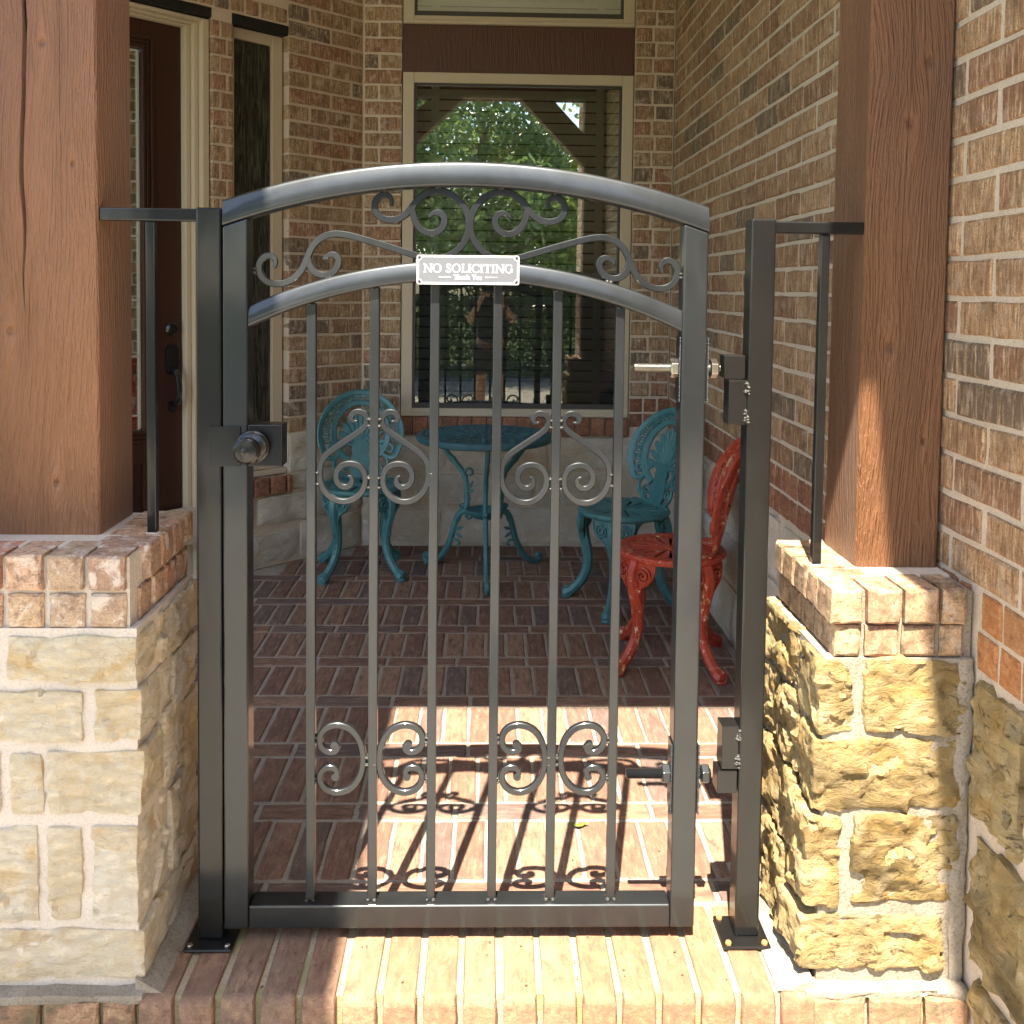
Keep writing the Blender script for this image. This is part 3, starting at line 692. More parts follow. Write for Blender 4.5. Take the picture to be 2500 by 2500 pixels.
for r in range(24):
    z = 0.645 + CRS*r + 0.035; a0, a1 = DR1 + 0.003, SL0 - 0.002; mdl = a0 + (0.040 if r % 2 else 0.074)
    for p, q in ((a0, mdl - 0.005), (mdl + 0.005, a1)): sp.append((round(q - p, 3), 0.069, 0.085, 'brick_mix', Matrix.Translation(((p + q)/2, 0, z)), 0.001))
for q in row_of(SL0 + 0.004, SL1 + 0.01, 0.355, 0.44, 0.092, 'rowlock', D=0.11): sp.append(q[:4] + (Matrix.Translation((0, -0.022, 0)) @ q[4], 0.001))
place_bricks(AW, sp, 300)
for u0, u1, z0, z1 in ((SL1 + 0.01, 2.09, 0.45, 0.635), (SL1 - 0.17, 2.09, 0.205, 0.345), (SL0 - 0.3, SL1 - 0.19, 0.18, 0.345), (SL1 + 0.02, 2.09, 0.36, 0.44), (1.72, 2.09, 0.012, 0.19), (1.30, 1.70, 0.012, 0.165), (DR1 + 0.01, 1.28, 0.012, 0.165), (DR1 + 0.01, SL0 - 0.01, 0.36, 0.635)):
    stone(AW, u0, u1, -0.006, 0.09, z0, z1, 'lime_grey', 0.010, cell=0.025)
# steel lintels over the openings, their shadow gap put into the black colour
b = MB(); b.box(SL0 - 0.004, SL1 + 0.004, 0.004, 0.10, 2.572, 2.618); b.box(DR0, DR1, 0.004, 0.10, 2.572, 2.618); b.obj('lintel', 'shadow_gap', AW, bevel=0.004)
# sidelight
w = MB(); fy = 0.045
for a in ((SL0 + 0.002, SL0 + 0.030, 0.47, 2.57), (SL1 - 0.060, SL1 - 0.002, 0.47, 2.57), (SL0 + 0.030, SL1 - 0.060, 2.52, 2.57), (SL0 + 0.030, SL1 - 0.060, 0.47, 0.545)): w.box(a[0], a[1], fy, fy + 0.06, a[2], a[3])
w.box(SL0 + 0.002, SL1 - 0.002, 0.010, fy + 0.06, 0.446, 0.470)
o = w.obj('sidelight', 'frame', AW, bevel=0.004)
p = MB(); p.box(SL0 + 0.029, SL1 - 0.059, fy + 0.020, fy + 0.026, 0.543, 2.522); p.obj('pane', 'rain', o)
p = MB(); p.box(SL0, SL1, fy + 0.12, fy + 0.14, 0.45, 2.6); p.obj('room_backing', 'room', o)
# door
w = MB()
for d0, a, wd, ta, tw in ((0.02, 0.0, 0.035, 0.0, 0.014), (0.052, 0.035, 0.026, 0.014, 0.012), (0.078, 0.061, 0.026, 0.026, 0.010)):
    w.box(DR1 - a - wd, DR1 - a - 0.001, d0, 0.16, 0.0, 2.568 - ta)
    w.box(DR0 + a + wd, DR1 - a - wd, d0, 0.159, 2.568 - ta - tw, 2.568 - ta)
    w.box(DR0 + a + 0.001, DR0 + a + wd, d0, 0.16, 0.0, 2.568 - ta)
w.obj('door_frame', 'frame', AW, bevel=0.004)
D0, D1 = DR0 + 0.088, DR1 - 0.088
GX0, GX1 = D0 + 0.185, D1 - 0.185
w = MB(); dy = 0.118
for a in ((D0, GX0, 0.02, 2.531), (GX1, D1, 0.02, 2.531), (GX0, GX1, 2.405, 2.531), (GX0, GX1, 0.56, 0.71), (GX0, GX1, 0.02, 0.16)): w.box(a[0], a[1], dy, dy + 0.045, a[2], a[3])
w.box(GX0 + 0.05, GX1 - 0.05, dy + 0.006, dy + 0.04, 0.21, 0.51)
w.box(GX0, GX1, dy + 0.02, dy + 0.04, 0.16, 0.56)
for q, dd in ((0.0, 0.012), (0.020, 0.006), (0.040, 0.010)):
    for a in ((GX0 - q - 0.014, GX0 - q, 0.696 - q, 2.419 + q), (GX1 + q, GX1 + q + 0.014, 0.696 - q, 2.419 + q), (GX0 - q, GX1 + q, 2.405 + q, 2.419 + q), (GX0 - q, GX1 + q, 0.696 - q, 0.71 - q)): w.box(a[0], a[1], dy - dd, dy, a[2], a[3])
door = w.obj('front_door', 'door', AW, bevel=0.005)
p = MB(); p.box(GX0, GX1, dy + 0.016, dy + 0.022, 0.71, 2.405); p.obj('door_glass', 'glass', door)
p = MB(); p.box(GX0, GX1, dy + 0.06, dy + 0.07, 0.7, 2.4); p.obj('room_backing', 'room', door)
c = MB()
for z in (0.78, 1.045, 1.295, 1.58, 1.82, 2.084, 2.348): c.box(GX0 + 0.012, GX1 - 0.012, dy + 0.012, dy + 0.0165, z - 0.004, z + 0.004)
for u in (GX0 + 0.010, GX0 + 0.075, GX1 - 0.075, GX1 - 0.010): c.box(u - 0.004, u + 0.004, dy + 0.0115, dy + 0.016, 0.72, 2.395)
mid = (GX0 + GX1)/2
for sx in (-1, 1):
    pts = [(mid + sx*q, 1.55 + 0.10*math.sin(q*16)) for q in [i*0.02 for i in range(10)]]
    c.ribbon(pts, 0.005, 0.005, lambda u, v, t: Vector((u, dy + 0.013 + t, v)))
c.obj('came', 'came', door)
h = MB(); hx = D1 - 0.053
h.lathe([(0.030, dy - 0.004), (0.031, dy - 0.012), (0.024, dy - 0.018), (0.018, dy - 0.030), (0.0, dy - 0.031)], 18, 'y', (hx, 0, 1.165)); h.obj('deadbolt', 'black', door, smooth=True)
h = MB()
h.prism([(-0.03, -0.055), (-0.012, -0.075), (0.012, -0.075), (0.03, -0.055), (0.03, 0.04), (0.018, 0.06), (0, 0.068), (-0.018, 0.06), (-0.03, 0.04)], dy - 0.014, dy + 0.001, lambda u, v, t: Vector((hx + u, t, 1.03 + v)))
h.tube(catmull([(hx, dy - 0.01, 0.985), (hx + 0.004, dy - 0.045, 0.965), (hx + 0.008, dy - 0.060, 0.92), (hx + 0.008, dy - 0.060, 0.87), (hx + 0.002, dy - 0.045, 0.83), (hx, dy - 0.012, 0.815)], 4), [0.010, 0.011, 0.012, 0.013] + [0.013]*13 + [0.011, 0.010, 0.009, 0.008], 8)
h.prism([(-0.016, -0.02), (0, -0.03), (0.016, -0.02), (0.016, 0.016), (0, 0.024), (-0.016, 0.016)], dy - 0.014, dy + 0.001, lambda u, v, t: Vector((hx + u, t, 0.812 + v)))
h.obj('handle', 'black', door, smooth=True)

# ------------------------------------------------------------------ roof, beam, braces, eaves
RF = thing('porch_roof', 'porch roof with stained beam, knee braces and white eave trim', 'roof', (0, 2.0, 2.9))
def rfbox(name, mat, *boxes, bevel=0.004):
    b = MB()
    for q in boxes: b.box(q[0], q[1], q[2] - 2.0, q[3] - 2.0, q[4] - 2.9, q[5] - 2.9)
    return b.obj(name, mat, RF, bevel=bevel)
rfbox('beam', 'timber', (-2.3, 1.05, 1.965, 2.135, 2.93, 3.16))
for sx, x0, x1 in ((1, 0.243, 0.779), (-1, -0.225, -0.795)):
    b = MB(); d = 0.10
    zt = 2.93 - 2.9; zb = 2.38 - 2.9
    b.prism([(x0, zt), (x0 + sx*0.267, zt), (x1, zb + 0.267), (x1, zb)], -0.02, 0.12, lambda u, v, t: Vector((u, t, v)))
    b.obj('knee_brace', 'timber', RF, bevel=0.004)
EH = 3.5
rfbox('frieze', 'soffit', (-2.3, 0.95, 1.97, 2.13, 3.162, EH))
rfbox('ceiling', 'soffit', (-2.4, 1.2, 2.132, 5.1, EH - 0.06, EH))
EY, EL_, ER, EB = 3.042 - EH/1.98, -0.305 - 0.1035*(EH + 0.19) - 0.01, 0.931 - 0.1035*EH, 0.86 - 0.1035*EH  # eave edges set from shadow lines; stepped right corner added to shape shade
rfbox('soffit', 'soffit', (-2.3, 0.95, EY + 0.02, 1.968, EH + 0.02, EH + 0.04))
rfbox('fascia', 'soffit', (EL_, EB, EY, EY + 0.018, EH, EH + 0.18)); rfbox('fascia', 'soffit', (EL_ - 0.018, EL_, -0.45, EY + 0.018, EH, EH + 0.18))
rfbox('fascia', 'soffit', (ER, ER + 0.018, -0.45, 0.78, EH, EH + 0.18)); rfbox('fascia', 'soffit', (EB, EB + 0.018, 0.81, EY + 0.018, EH, EH + 0.18)); rfbox('fascia', 'soffit', (EB, ER + 0.018, 0.782, 0.808, EH, EH + 0.18))
rfbox('wing_soffit', 'soffit', (-1.5, EL_ - 0.018, -0.45, EY, EH + 0.02, EH + 0.04)); rfbox('wing_soffit', 'soffit', (ER + 0.018, 1.1, -0.45, 0.78, EH + 0.02, EH + 0.04)); rfbox('wing_soffit', 'soffit', (EB + 0.018, 1.1, 0.81, EY, EH + 0.02, EH + 0.04))
b = MB()
b.add([(-2.6, EY - 0.02, EH + 0.2), (1.3, EY - 0.02, EH + 0.2), (1.3, 5.3, 5.4), (-2.6, 5.3, 5.4)], [(0, 1, 2, 3)])
b.add([(EL_ + 0.01, -0.5, EH + 0.19), (EL_ + 0.01, EY, EH + 0.19), (-2.0, EY, EH + 0.8), (-2.0, -0.5, EH + 0.8)], [(0, 1, 2, 3)])
b.add([(EB - 0.01, 0.78, EH + 0.19), (EB - 0.01, EY, EH + 0.19), (2.0, EY, EH + 0.8), (2.0, 0.78, EH + 0.8)], [(0, 3, 2, 1)])
b.add([(ER - 0.01, -0.5, EH + 0.185), (ER - 0.01, 0.78, EH + 0.185), (2.0, 0.78, EH + 0.79), (2.0, -0.5, EH + 0.79)], [(0, 3, 2, 1)])
b.v = [(x, y - 2.0, z - 2.9) for x, y, z in b.v]
o = b.obj('shingles', 'shingle', RF); sd_ = o.modifiers.new('solid', 'SOLIDIFY'); sd_.thickness = 0.03
b = MB(); b.tube([(-0.74, -0.80, 0.66), (-0.76, -0.76, 0.52), (-1.0, -0.20, 0.25), (-1.05, -0.13, 0.1), (-1.05, -0.13, -2.05)], 0.035, 8)
b.obj('downspout', 'soffit', RF, smooth=True)
b = MB(); b.box(-1.47, -1.30, -0.40 - 2.0, -0.23 - 2.0, -3.07, 0.62); b.obj('wing_post', 'timber', RF)

# ------------------------------------------------------------------ stone piers
def cap_rows(P, fx, rows, side, mt, ox, oy):
    """fx list of (x0, x1) header bricks on the front; side = +1 brick faces +x, -1 faces -x; side bricks go back from y0"""
    sp = []
    for (z0, z1, ins, shift) in rows:
        for a, e in fx(ins):
            sp.append((round(e - a, 3), z1 - z0, 0.11, mt, Matrix.Translation(((a + e)/2 - ox, 1.797 + ins - oy, (z0 + z1)/2)), 0.0015))
        y = 1.797 + ins + 0.082 + shift
        while y < 2.16:
            w = min(0.067, 2.165 - y)
            if w < 0.03: break
            xs = side['x'] - ins*side['s'] - ox
            m = Matrix(((0, -side['s'], 0, xs), (side['s'], 0, 0, y + w/2 - oy), (0, 0, 1, (z0 + z1)/2), (0, 0, 0, 1)))
            sp.append((round(w, 3), z1 - z0, 0.11, mt, m, 0.0015)); y += PIT
    place_bricks(P, sp, 200)
# left pier
PL = thing('stone_pier', 'cream limestone pier with brick cap under the left timber post', 'pier', (-0.9, 1.98, 0))
b = MB(); b.box(-0.75, 0.2335, -0.1735, 0.172, -0.02, 0.71); b.obj('mortar_core', 'mortar_light', PL)
b = MB(); b.box(-0.76, 0.218, -0.166, 0.172, 0.70, 0.846); b.obj('mortar_core', 'mortar_light', PL)
def lp(x0, x1, z0, z1, y1=1.93, **k): stone(PL, x0 + 0.9, x1 + 0.9, 1.80 - 1.98, y1 - 1.98, z0, z1, 'lime', 0.007, **k)
KW = dict(cell=0.008, freq=15, rad=0.006, skew=0.006)
lp(-0.911, -0.662, 0.608, 0.697, 1.90, **KW); lp(-1.16, -0.930, 0.606, 0.697, **KW); lp(-1.5, -1.18, 0.606, 0.697, **KW)
lp(-1.03, -0.768, 0.491, 0.588, **KW); lp(-0.746, -0.660, 0.492, 0.590, 1.98, **KW); lp(-1.35, -1.05, 0.491, 0.588, **KW)
lp(-1.15, -0.925, 0.346, 0.474, **KW); lp(-0.910, -0.845, 0.346, 0.470, **KW); lp(-0.838, -0.655, 0.346, 0.474, 1.92, **KW); lp(-1.5, -1.17, 0.346, 0.474, **KW)
lp(-1.05, -0.857, 0.133, 0.326, **KW); lp(-0.838, -0.775, 0.138, 0.322, **KW); lp(-0.752, -0.664, 0.132, 0.324, 1.96, **KW); lp(-1.4, -1.07, 0.133, 0.324, **KW)
lp(-1.06, -0.652, 0.020, 0.119, 1.94, **KW); lp(-1.55, -1.08, 0.020, 0.119, **KW)
for y0, y1, z0, z1 in ((1.915, 2.16, 0.60, 0.697), (1.995, 2.15, 0.47, 0.585), (1.935, 2.05, 0.33, 0.49), (2.06, 2.165, 0.30, 0.455), (1.975, 2.155, 0.12, 0.305), (1.955, 2.15, 0.015, 0.11)):
    stone(PL, 0.10, 0.243, y0 - 1.98, y1 - 1.98, z0, z1, 'lime', 0.010, **KW)
LX = [(-0.910 + i*PIT - 0.0, -0.910 + i*PIT + 0.067) for i in range(-8, 4)]
LX = [(a - 0.0, e) for a, e in LX]
cap_rows(PL, lambda ins: [(a, min(e, -0.667 - ins)) for a, e in LX if a < -0.70], [(0.785, 0.853, 0.0, 0), (0.711, 0.776, 0.007, -0.035)], {'x': -0.667, 's': 1}, 'cap', -0.9, 1.98)
b = MB(); b.box(-0.72, 0.150, -0.11, 0.172, 0.842, 0.8515); b.obj('mortar_topping', 'mortar_light', PL, bevel=0.003)
# right pier
PR = thing('stone_pier', 'golden weathered limestone pier with brick cap under the right timber post', 'pier', (0.80, 1.98, 0))
b = MB(); b.box(-0.136, 0.156, -0.1725, 0.20, -0.02, 0.655); b.obj('mortar_core', 'mortar_grey', PR)
b = MB(); b.box(-0.112, 0.156, -0.162, 0.200, 0.655, 0.786); b.obj('mortar_core', 'mortar_grey', PR)
def rp(x0, x1, z0, z1, y1=1.93, **k): stone(PR, x0 - 0.80, x1 - 0.80, 1.80 - 1.98, y1 - 1.98, z0, z1, 'lime_gold', 0.0105, **k)
KG = dict(cell=0.007, freq=18, rad=0.007, skew=0.006)
stone(PR, 0.126, 0.1565, -0.178, -0.05, 0.0, 0.655, 'mortar_grey', 0.006, 0.006, 0.008, 'mortar_joint')
rp(0.652, 0.722, 0.507, 0.652, 1.93, **KG); rp(0.744, 0.945, 0.505, 0.653, **KG)
rp(0.645, 0.936, 0.353, 0.497, 1.90, **KG)
rp(0.634, 0.702, 0.160, 0.342, 1.92, **KG); rp(0.728, 0.936, 0.165, 0.343, **KG)
rp(0.622, 0.912, 0.030, 0.135, 1.94, **KG)
for y0, y1, z0, z1, xs in ((1.945, 2.19, 0.53, 0.655, 0.0), (1.915, 2.05, 0.37, 0.515, 0.005), (2.06, 2.19, 0.36, 0.52, 0), (1.935, 2.19, 0.20, 0.350, 0.008), (1.955, 2.08, 0.02, 0.19, 0.018), (2.09, 2.19, 0.02, 0.19, 0.01)):
    stone(PR, -0.146 - xs, -0.02, y0 - 1.98, y1 - 1.98, z0, z1, 'lime_gold', 0.016, **KG)
RX = [(0.672, 0.733), (0.744, 0.808), (0.817, 0.883), (0.892, 0.937)]
cap_rows(PR, lambda ins: [(a + (ins if i == 0 else 0), e) for i, (a, e) in enumerate(RX)], [(0.726, 0.793, 0.0, 0), (0.658, 0.719, 0.010, -0.03)], {'x': 0.670, 's': -1}, 'cap_dirty', 0.80, 1.98)
b = MB(); b.box(-0.045, 0.156, -0.075, 0.20, 0.780, 0.7915); b.obj('mortar_topping', 'mortar_light', PR, bevel=0.003)

# ------------------------------------------------------------------ timber posts
def post(x0, x1, y0, y1, z0, z1, label, cracks, mt):
    """squared timber; front face cut into strips so that the drying cracks are real grooves"""
    b = MB(); zs = [z0 + (z1 - z0)*i/60 for i in range(61)]
    cx, cy = (x0 + x1)/2, (y0 + y1)/2
    T = thing('timber_post', label, 'post', (cx, cy, z0))
    lines = []
    for fn, za, zb, w, dp in cracks:
        lines.append([(fn(z), (w*min(1, max(0, (z - za)/0.25))*min(1, max(0, (zb - z)/0.1)) if za < z < zb else 0.0002), dp) for z in zs])
    cols = []
    r = 0.004
    cols.append([(x0, y0 + r)]*61); cols.append([(x0 + r, y0)]*61)
    for ln in lines:
        cols.append([(x - w/2, y0) for x, w, d in ln]); cols.append([(x, y0 + min(d, w*2.2)) for x, w, d in ln]); cols.append([(x + w/2, y0) for x, w, d in ln])
    cols.append([(x1 - r, y0)]*61); cols.append([(x1, y0 + r)]*61); cols.append([(x1, y1 - r)]*61); cols.append([(x1 - r, y1)]*61); cols.append([(x0 + r, y1)]*61); cols.append([(x0, y1 - r)]*61)
    rings = [[(c[i][0] - cx, c[i][1] - cy, zs[i] - z0) for c in cols] for i in range(61)]
    b.loft(rings, True)
    o = b.obj('timber', mt, T, smooth=True, angle=25)
    return T
def wig(x, a, s): return lambda z: x + a*noise.noise(Vector((z*2.1, s, 0))) + 0.006*noise.noise(Vector((z*9, s, 3)))
post(-1.03, -0.795, 1.955, 2.14, 0.850, 2.93, 'rough brown timber post with a long drying crack on the left pier', [(wig(-0.940, 0.012, 1.5), 1.28, 2.9, 0.009, 0.02), (wig(-0.935, 0.006, 7.2), 1.16, 1.40, 0.003, 0.01), (wig(-0.868, 0.006, 3.3), 1.5, 2.6, 0.0014, 0.008)], 'timber_l')
post(0.778, 0.952, 1.957, 2.143, 0.790, 2.93, 'rough brown timber post against the brick wall on the right pier', [(wig(0.862, 0.010, 4.4), 1.0, 2.9, 0.0016, 0.006), (wig(0.905, 0.008, 9.1), 0.86, 1.25, 0.0016, 0.006)], 'timber_r')

# ------------------------------------------------------------------ gate
GX0, GX1 = -0.537, 0.447; GC = (GX0 + GX1)/2; YF = 1.930; YB = 1.981; YM = 1.9555
GT = thing('gate', 'black steel arched gate with scrollwork and six pickets', 'gate', (GC, YM, 0.028))
def gp(u, v, t): return Vector((u - GC, t, v - 0.028))
def arc(half, z_end, sag):
    Rr = (half*half + sag*sag)/(2*sag)
    return lambda x, d=0.0: z_end + sag - Rr + math.sqrt(max(0, (Rr - d)**2 - (x - GC)**2))
TOP = arc(0.492, 1.541, 0.084); MIDA = arc(0.441, 1.329, 0.096)
def arch_poly(fn, x0, x1, d, n=40):
    xs = [x0 + (x1 - x0)*i/n for i in range(n + 1)]
    return [(x, fn(x)) for x in xs], [(x, fn(x, d)) for x in xs]
def arch(name, fn, x0, x1, d, hw, bev):
    up, lo = arch_poly(fn, x0, x1, d); b = MB()
    sec = [(0.04, -0.62), (0.0, -0.46), (0.0, 0.72), (0.04, 0.90), (0.14, 0.98), (0.5, 1.0), (0.86, 0.98), (0.96, 0.90), (1.0, 0.72), (1.0, -0.80), (0.975, -0.93)] + [(0.92 - 0.085*k, -(1.0 - 0.34*max(0.0, (0.74 - (0.92 - 0.085*k))/0.74)**1.6)) for k in range(11)]
    rings = [[gp(u[0] + (l[0] - u[0])*q, u[1] + (l[1] - u[1])*q, hw*t) for q, t in sec] for u, l in zip(up, lo)]
    b.loft(rings, True)
    return b.obj(name, 'iron', GT, smooth=True, angle=50)
arch('top_rail', TOP, GX0, GX1, 0.0505, 0.0254, 0.005)
arch('middle_rail', MIDA, GX0 + 0.0515, GX1 - 0.0515, 0.040, 0.0235, 0.005)
for xa, xb in ((GX0, GX0 + 0.0508), (GX1 - 0.0508, GX1)):
    b = MB(); b.prism([(xa, 0.028), (xb, 0.028), (xb, TOP(xb, 0.0515)), (xa, TOP(xa, 0.0515))], -0.0253, 0.0253, gp)
    b.obj('stile', 'iron', GT, bevel=0.004, seg=3)
b = MB(); b.prism([(GX0 + 0.0516, 0.0285), (GX1 - 0.0516, 0.0285), (GX1 - 0.0516, 0.0785), (GX0 + 0.0516, 0.0785)], -0.0252, 0.0252, gp); b.obj('bottom_rail', 'iron', GT, bevel=0.004, seg=3)
BX = [-0.486 + 0.126*i for i in range(1, 7)]; BX = [x + 0.0015*(1 if i % 2 else -1) for i, x in enumerate(BX)]
for x in BX:
    b = MB(); b.prism([(x - 0.0095, 0.079), (x + 0.0095, 0.079), (x + 0.0095, MIDA(x, 0.0405)), (x - 0.0095, MIDA(x, 0.0405))], -0.0095, 0.0095, gp); b.obj('picket', 'iron', GT, bevel=0.0022, seg=2)
SA = [(0.1608, 1.5334), (0.1579, 1.5445), (0.1619, 1.5542), (0.173, 1.5585), (0.1856, 1.5545), (0.1941, 1.5422), (0.1957, 1.5284), (0.1903, 1.5159), (0.1779, 1.5068), (0.1626, 1.5044), (0.1459, 1.5069), (0.1318, 1.5151), (0.122, 1.526), (0.1149, 1.5369), (0.1021, 1.5533), (0.0867, 1.5642), (0.0673, 1.568), (0.0451, 1.5635), (0.0258, 1.5522), (0.0115, 1.5369), (0.0025, 1.5174), (0.0005, 1.4953), (0.0030, 1.4732), (0.0150, 1.4539), (0.0326, 1.4375), (0.0522, 1.428), (0.0745, 1.4255), (0.0967, 1.4295), (0.1106, 1.4343), (0.1578, 1.4489), (0.2134, 1.4649), (0.2496, 1.4751), (0.2747, 1.4776), (0.2943, 1.4729), (0.3113, 1.462), (0.3228, 1.4468), (0.3293, 1.4302), (0.3347, 1.4108), (0.3462, 1.3942), (0.3605, 1.3804), (0.3775, 1.3722), (0.3972, 1.371), (0.414, 1.3754), (0.425, 1.3868), (0.4309, 1.4036), (0.4272, 1.4203), (0.4157, 1.4313), (0.403, 1.4312), (0.3948, 1.4241), (0.3936, 1.4129), (0.398, 1.4046)]
SB = [(0.1183, 1.5301), (0.1152, 1.5107), (0.1071, 1.4939), (0.0961, 1.4827), (0.0808, 1.4778), (0.0655, 1.4809), (0.0543, 1.4904), (0.0499, 1.5042), (0.0526, 1.5153), (0.0608, 1.5224), (0.0706, 1.5233), (0.079, 1.5185), (0.084, 1.5124)]
SCC = [(0.3293, 1.4302), (0.3276, 1.4135), (0.3209, 1.3994), (0.307, 1.3909), (0.2902, 1.3901), (0.276, 1.3975), (0.2674, 1.4099), (0.265, 1.4238), (0.2712, 1.4336), (0.2824, 1.4352), (0.2923, 1.4311), (0.298, 1.4242)]
SS = [(-0.0358, 1.0923), (-0.0414, 1.0909), (-0.047, 1.0937), (-0.0491, 1.0993), (-0.0464, 1.1063), (-0.0401, 1.1113), (-0.0318, 1.1128), (-0.0234, 1.11), (-0.0164, 1.1038), (-0.0143, 1.0953), (-0.0163, 1.0855), (-0.0218, 1.077), (-0.0316, 1.0699), (-0.0482, 1.0585), (-0.0649, 1.0471), (-0.0844, 1.0342), (-0.0997, 1.0228), (-0.108, 1.0115), (-0.1122, 0.9973), (-0.1128, 0.9818), (-0.1114, 0.9663), (-0.1058, 0.9507), (-0.0953, 0.9367), (-0.0813, 0.9282), (-0.0659, 0.9234), (-0.0491, 0.9256), (-0.0338, 0.9342), (-0.0226, 0.9471), (-0.0178, 0.9613), (-0.0172, 0.9754), (-0.0207, 0.9895), (-0.0299, 0.9994), (-0.0424, 1.0042), (-0.055, 1.0048), (-0.0676, 1.0005), (-0.0759, 0.9919), (-0.0793, 0.9806), (-0.0779, 0.9679), (-0.0716, 0.958), (-0.0618, 0.9539), (-0.052, 0.9554), (-0.0458, 0.9625), (-0.0444, 0.971), (-0.0479, 0.9773), (-0.0535, 0.9787)]
CS = [(0.0491, 0.4102), (0.0591, 0.4093), (0.0553, 0.397), (0.0412, 0.3921), (0.0231, 0.3991), (0.0160, 0.4175), (0.0190, 0.436), (0.0325, 0.4512), (0.0585, 0.4565), (0.0888, 0.4463), (0.1063, 0.4176), (0.1118, 0.3806), (0.1073, 0.3435), (0.0885, 0.3167), (0.0605, 0.3044), (0.0342, 0.3097), (0.0190, 0.3279), (0.0166, 0.3497), (0.0275, 0.3633), (0.0476, 0.365), (0.059, 0.3538), (0.0511, 0.3427)]
def taper(n, w, a=0.45, m=7):
    return [w*(a + (1 - a)*min(1, i/m, (n - 1 - i)/m)) for i in range(n)]
def scroll(lines, w, sx, x0, th, ends=0.45):
    b = MB()
    for j, ln in enumerate(lines):
        p = catmull(smooth2(ln, 1), 3); W = taper(len(p), w, ends, 9)
        if j > 0: W = [w*(ends + (1 - ends)*min(1, (len(p) - 1 - i)/9)) for i in range(len(p))]
        tt = th - 0.0004*j
        b.ribbon([(x0 + sx*u, v) for u, v in p], W, tt, gp, 0.12)
    return b
XC = -0.0393 - 0.001
for sx in (1, -1): scroll([SA, SB, SCC], 0.0136, sx, XC, 0.0125 if sx > 0 else 0.0118).obj('scroll', 'iron', GT, smooth=True, angle=40)
weld = []
for bi in (1, 4):
    for sx in (1, -1):
        scroll([SS], 0.0122, sx, BX[bi], 0.0125, 0.35).obj('scroll', 'iron', GT, smooth=True, angle=40)
        weld += [(BX[bi] - sx*0.0105, 0.975), (BX[bi] - sx*0.0105, 0.955), (BX[bi] - sx*0.0105, 1.097), (BX[bi] - sx*0.0105, 1.083), (BX[bi] - sx*0.1165, 0.985), (BX[bi] - sx*0.1165, 0.962)]
for x0, sx in ((BX[3], 1), (BX[5], -1), (BX[0], 1), (BX[2], -1)):
    b = scroll([CS], 0.0128, sx, x0, 0.0125, 0.9)
    for q in (CS[0], CS[-1]):
        b.prism([(x0 + sx*q[0] + 0.0082*math.cos(PI*k/6), q[1] + 0.0082*math.sin(PI*k/6)) for k in range(12)], -0.0058, 0.0058, gp)
    b.obj('scroll', 'iron', GT, smooth=True, angle=40)
    weld += [(x0 + sx*0.0105, 0.428), (x0 + sx*0.0105, 0.418), (x0 + sx*0.0105, 0.341), (x0 + sx*0.0105, 0.332), (x0 + sx*0.1175, 0.385), (x0 + sx*0.1175, 0.370)]
for x in BX: weld += [(x - 0.007, 0.081), (x + 0.007, 0.081), (x - 0.004, MIDA(x, 0.042)), (x + 0.005, MIDA(x, 0.042))]
for sx in (1, -1): weld += [(XC + sx*0.067, 1.573), (XC + sx*0.173, 1.5645), (XC + sx*0.06, 1.5735), (XC + sx*0.435, 1.403), (XC + sx*0.435, 1.395), (XC + sx*0.29, 1.384), (XC + sx*0.283, 1.386), (XC + sx*0.436, 1.325), (XC + sx*0.435, 1.31)]
b = MB()
for u, v in weld:
    rr = RN.uniform(0.0035, 0.0058)
    for dy in (-0.006, 0.006):
        c = gp(u + RN.uniform(-.001, .001), v, dy + (-0.004 if v < 0.1 else 0)); b.lathe([(0.0005, -rr*0.7), (rr*0.8, -rr*0.4), (rr, 0), (rr*0.8, rr*0.4), (0.0005, rr*0.7)], 6, 'z', c)
o = b.obj('weld_beads', 'weld', GT, smooth=True); o['kind'] = 'stuff'
# lock box, strike plate and knob
b = MB(); b.box(-0.4858 - GC, -0.4165 - GC, -0.0262, 0.024, 1.001 - 0.028, 1.0865 - 0.028)
lb = b.obj('lock_box', 'iron_post', GT, bevel=0.002)
b = MB(); b.prism([(-0.5635, 1.005), (-0.5605, 1.001), (-0.50, 1.001), (-0.50, 1.083), (-0.5605, 1.083), (-0.5635, 1.079)], -0.0290, -0.0266, gp); b.obj('strike_plate', 'iron_post', lb, bevel=0.0007)
kx, kz = -0.4735 - GC, 1.0425 - 0.028
b = MB(); b.lathe([(0.0005, -0.0300), (0.0335, -0.0300), (0.0345, -0.0330), (0.0330, -0.0370), (0.0300, -0.0385), (0.0280, -0.0410), (0.0170, -0.0450), (0.0115, -0.0500), (0.0115, -0.0620), (0.0150, -0.0660), (0.0215, -0.0690), (0.0262, -0.0760), (0.0268, -0.0830), (0.0258, -0.0890), (0.0240, -0.0905), (0.0232, -0.0912), (0.0210, -0.0935), (0.0100, -0.0950), (0.0005, -0.0952)], 40, 'y', (kx, 0, kz))
kb = b.obj('door_knob', 'black', lb, smooth=True, angle=30)
b = MB(); b.lathe([(0.0005, -0.0953), (0.0085, -0.0951), (0.0088, -0.0958), (0.0080, -0.0962), (0.0005, -0.0964)], 24, 'y', (kx, 0, kz)); b.box(kx - 0.001, kx + 0.001, -0.0968, -0.096, kz - 0.0045, kz + 0.0035); b.obj('keyhole', 'black', lb, smooth=True, angle=30)
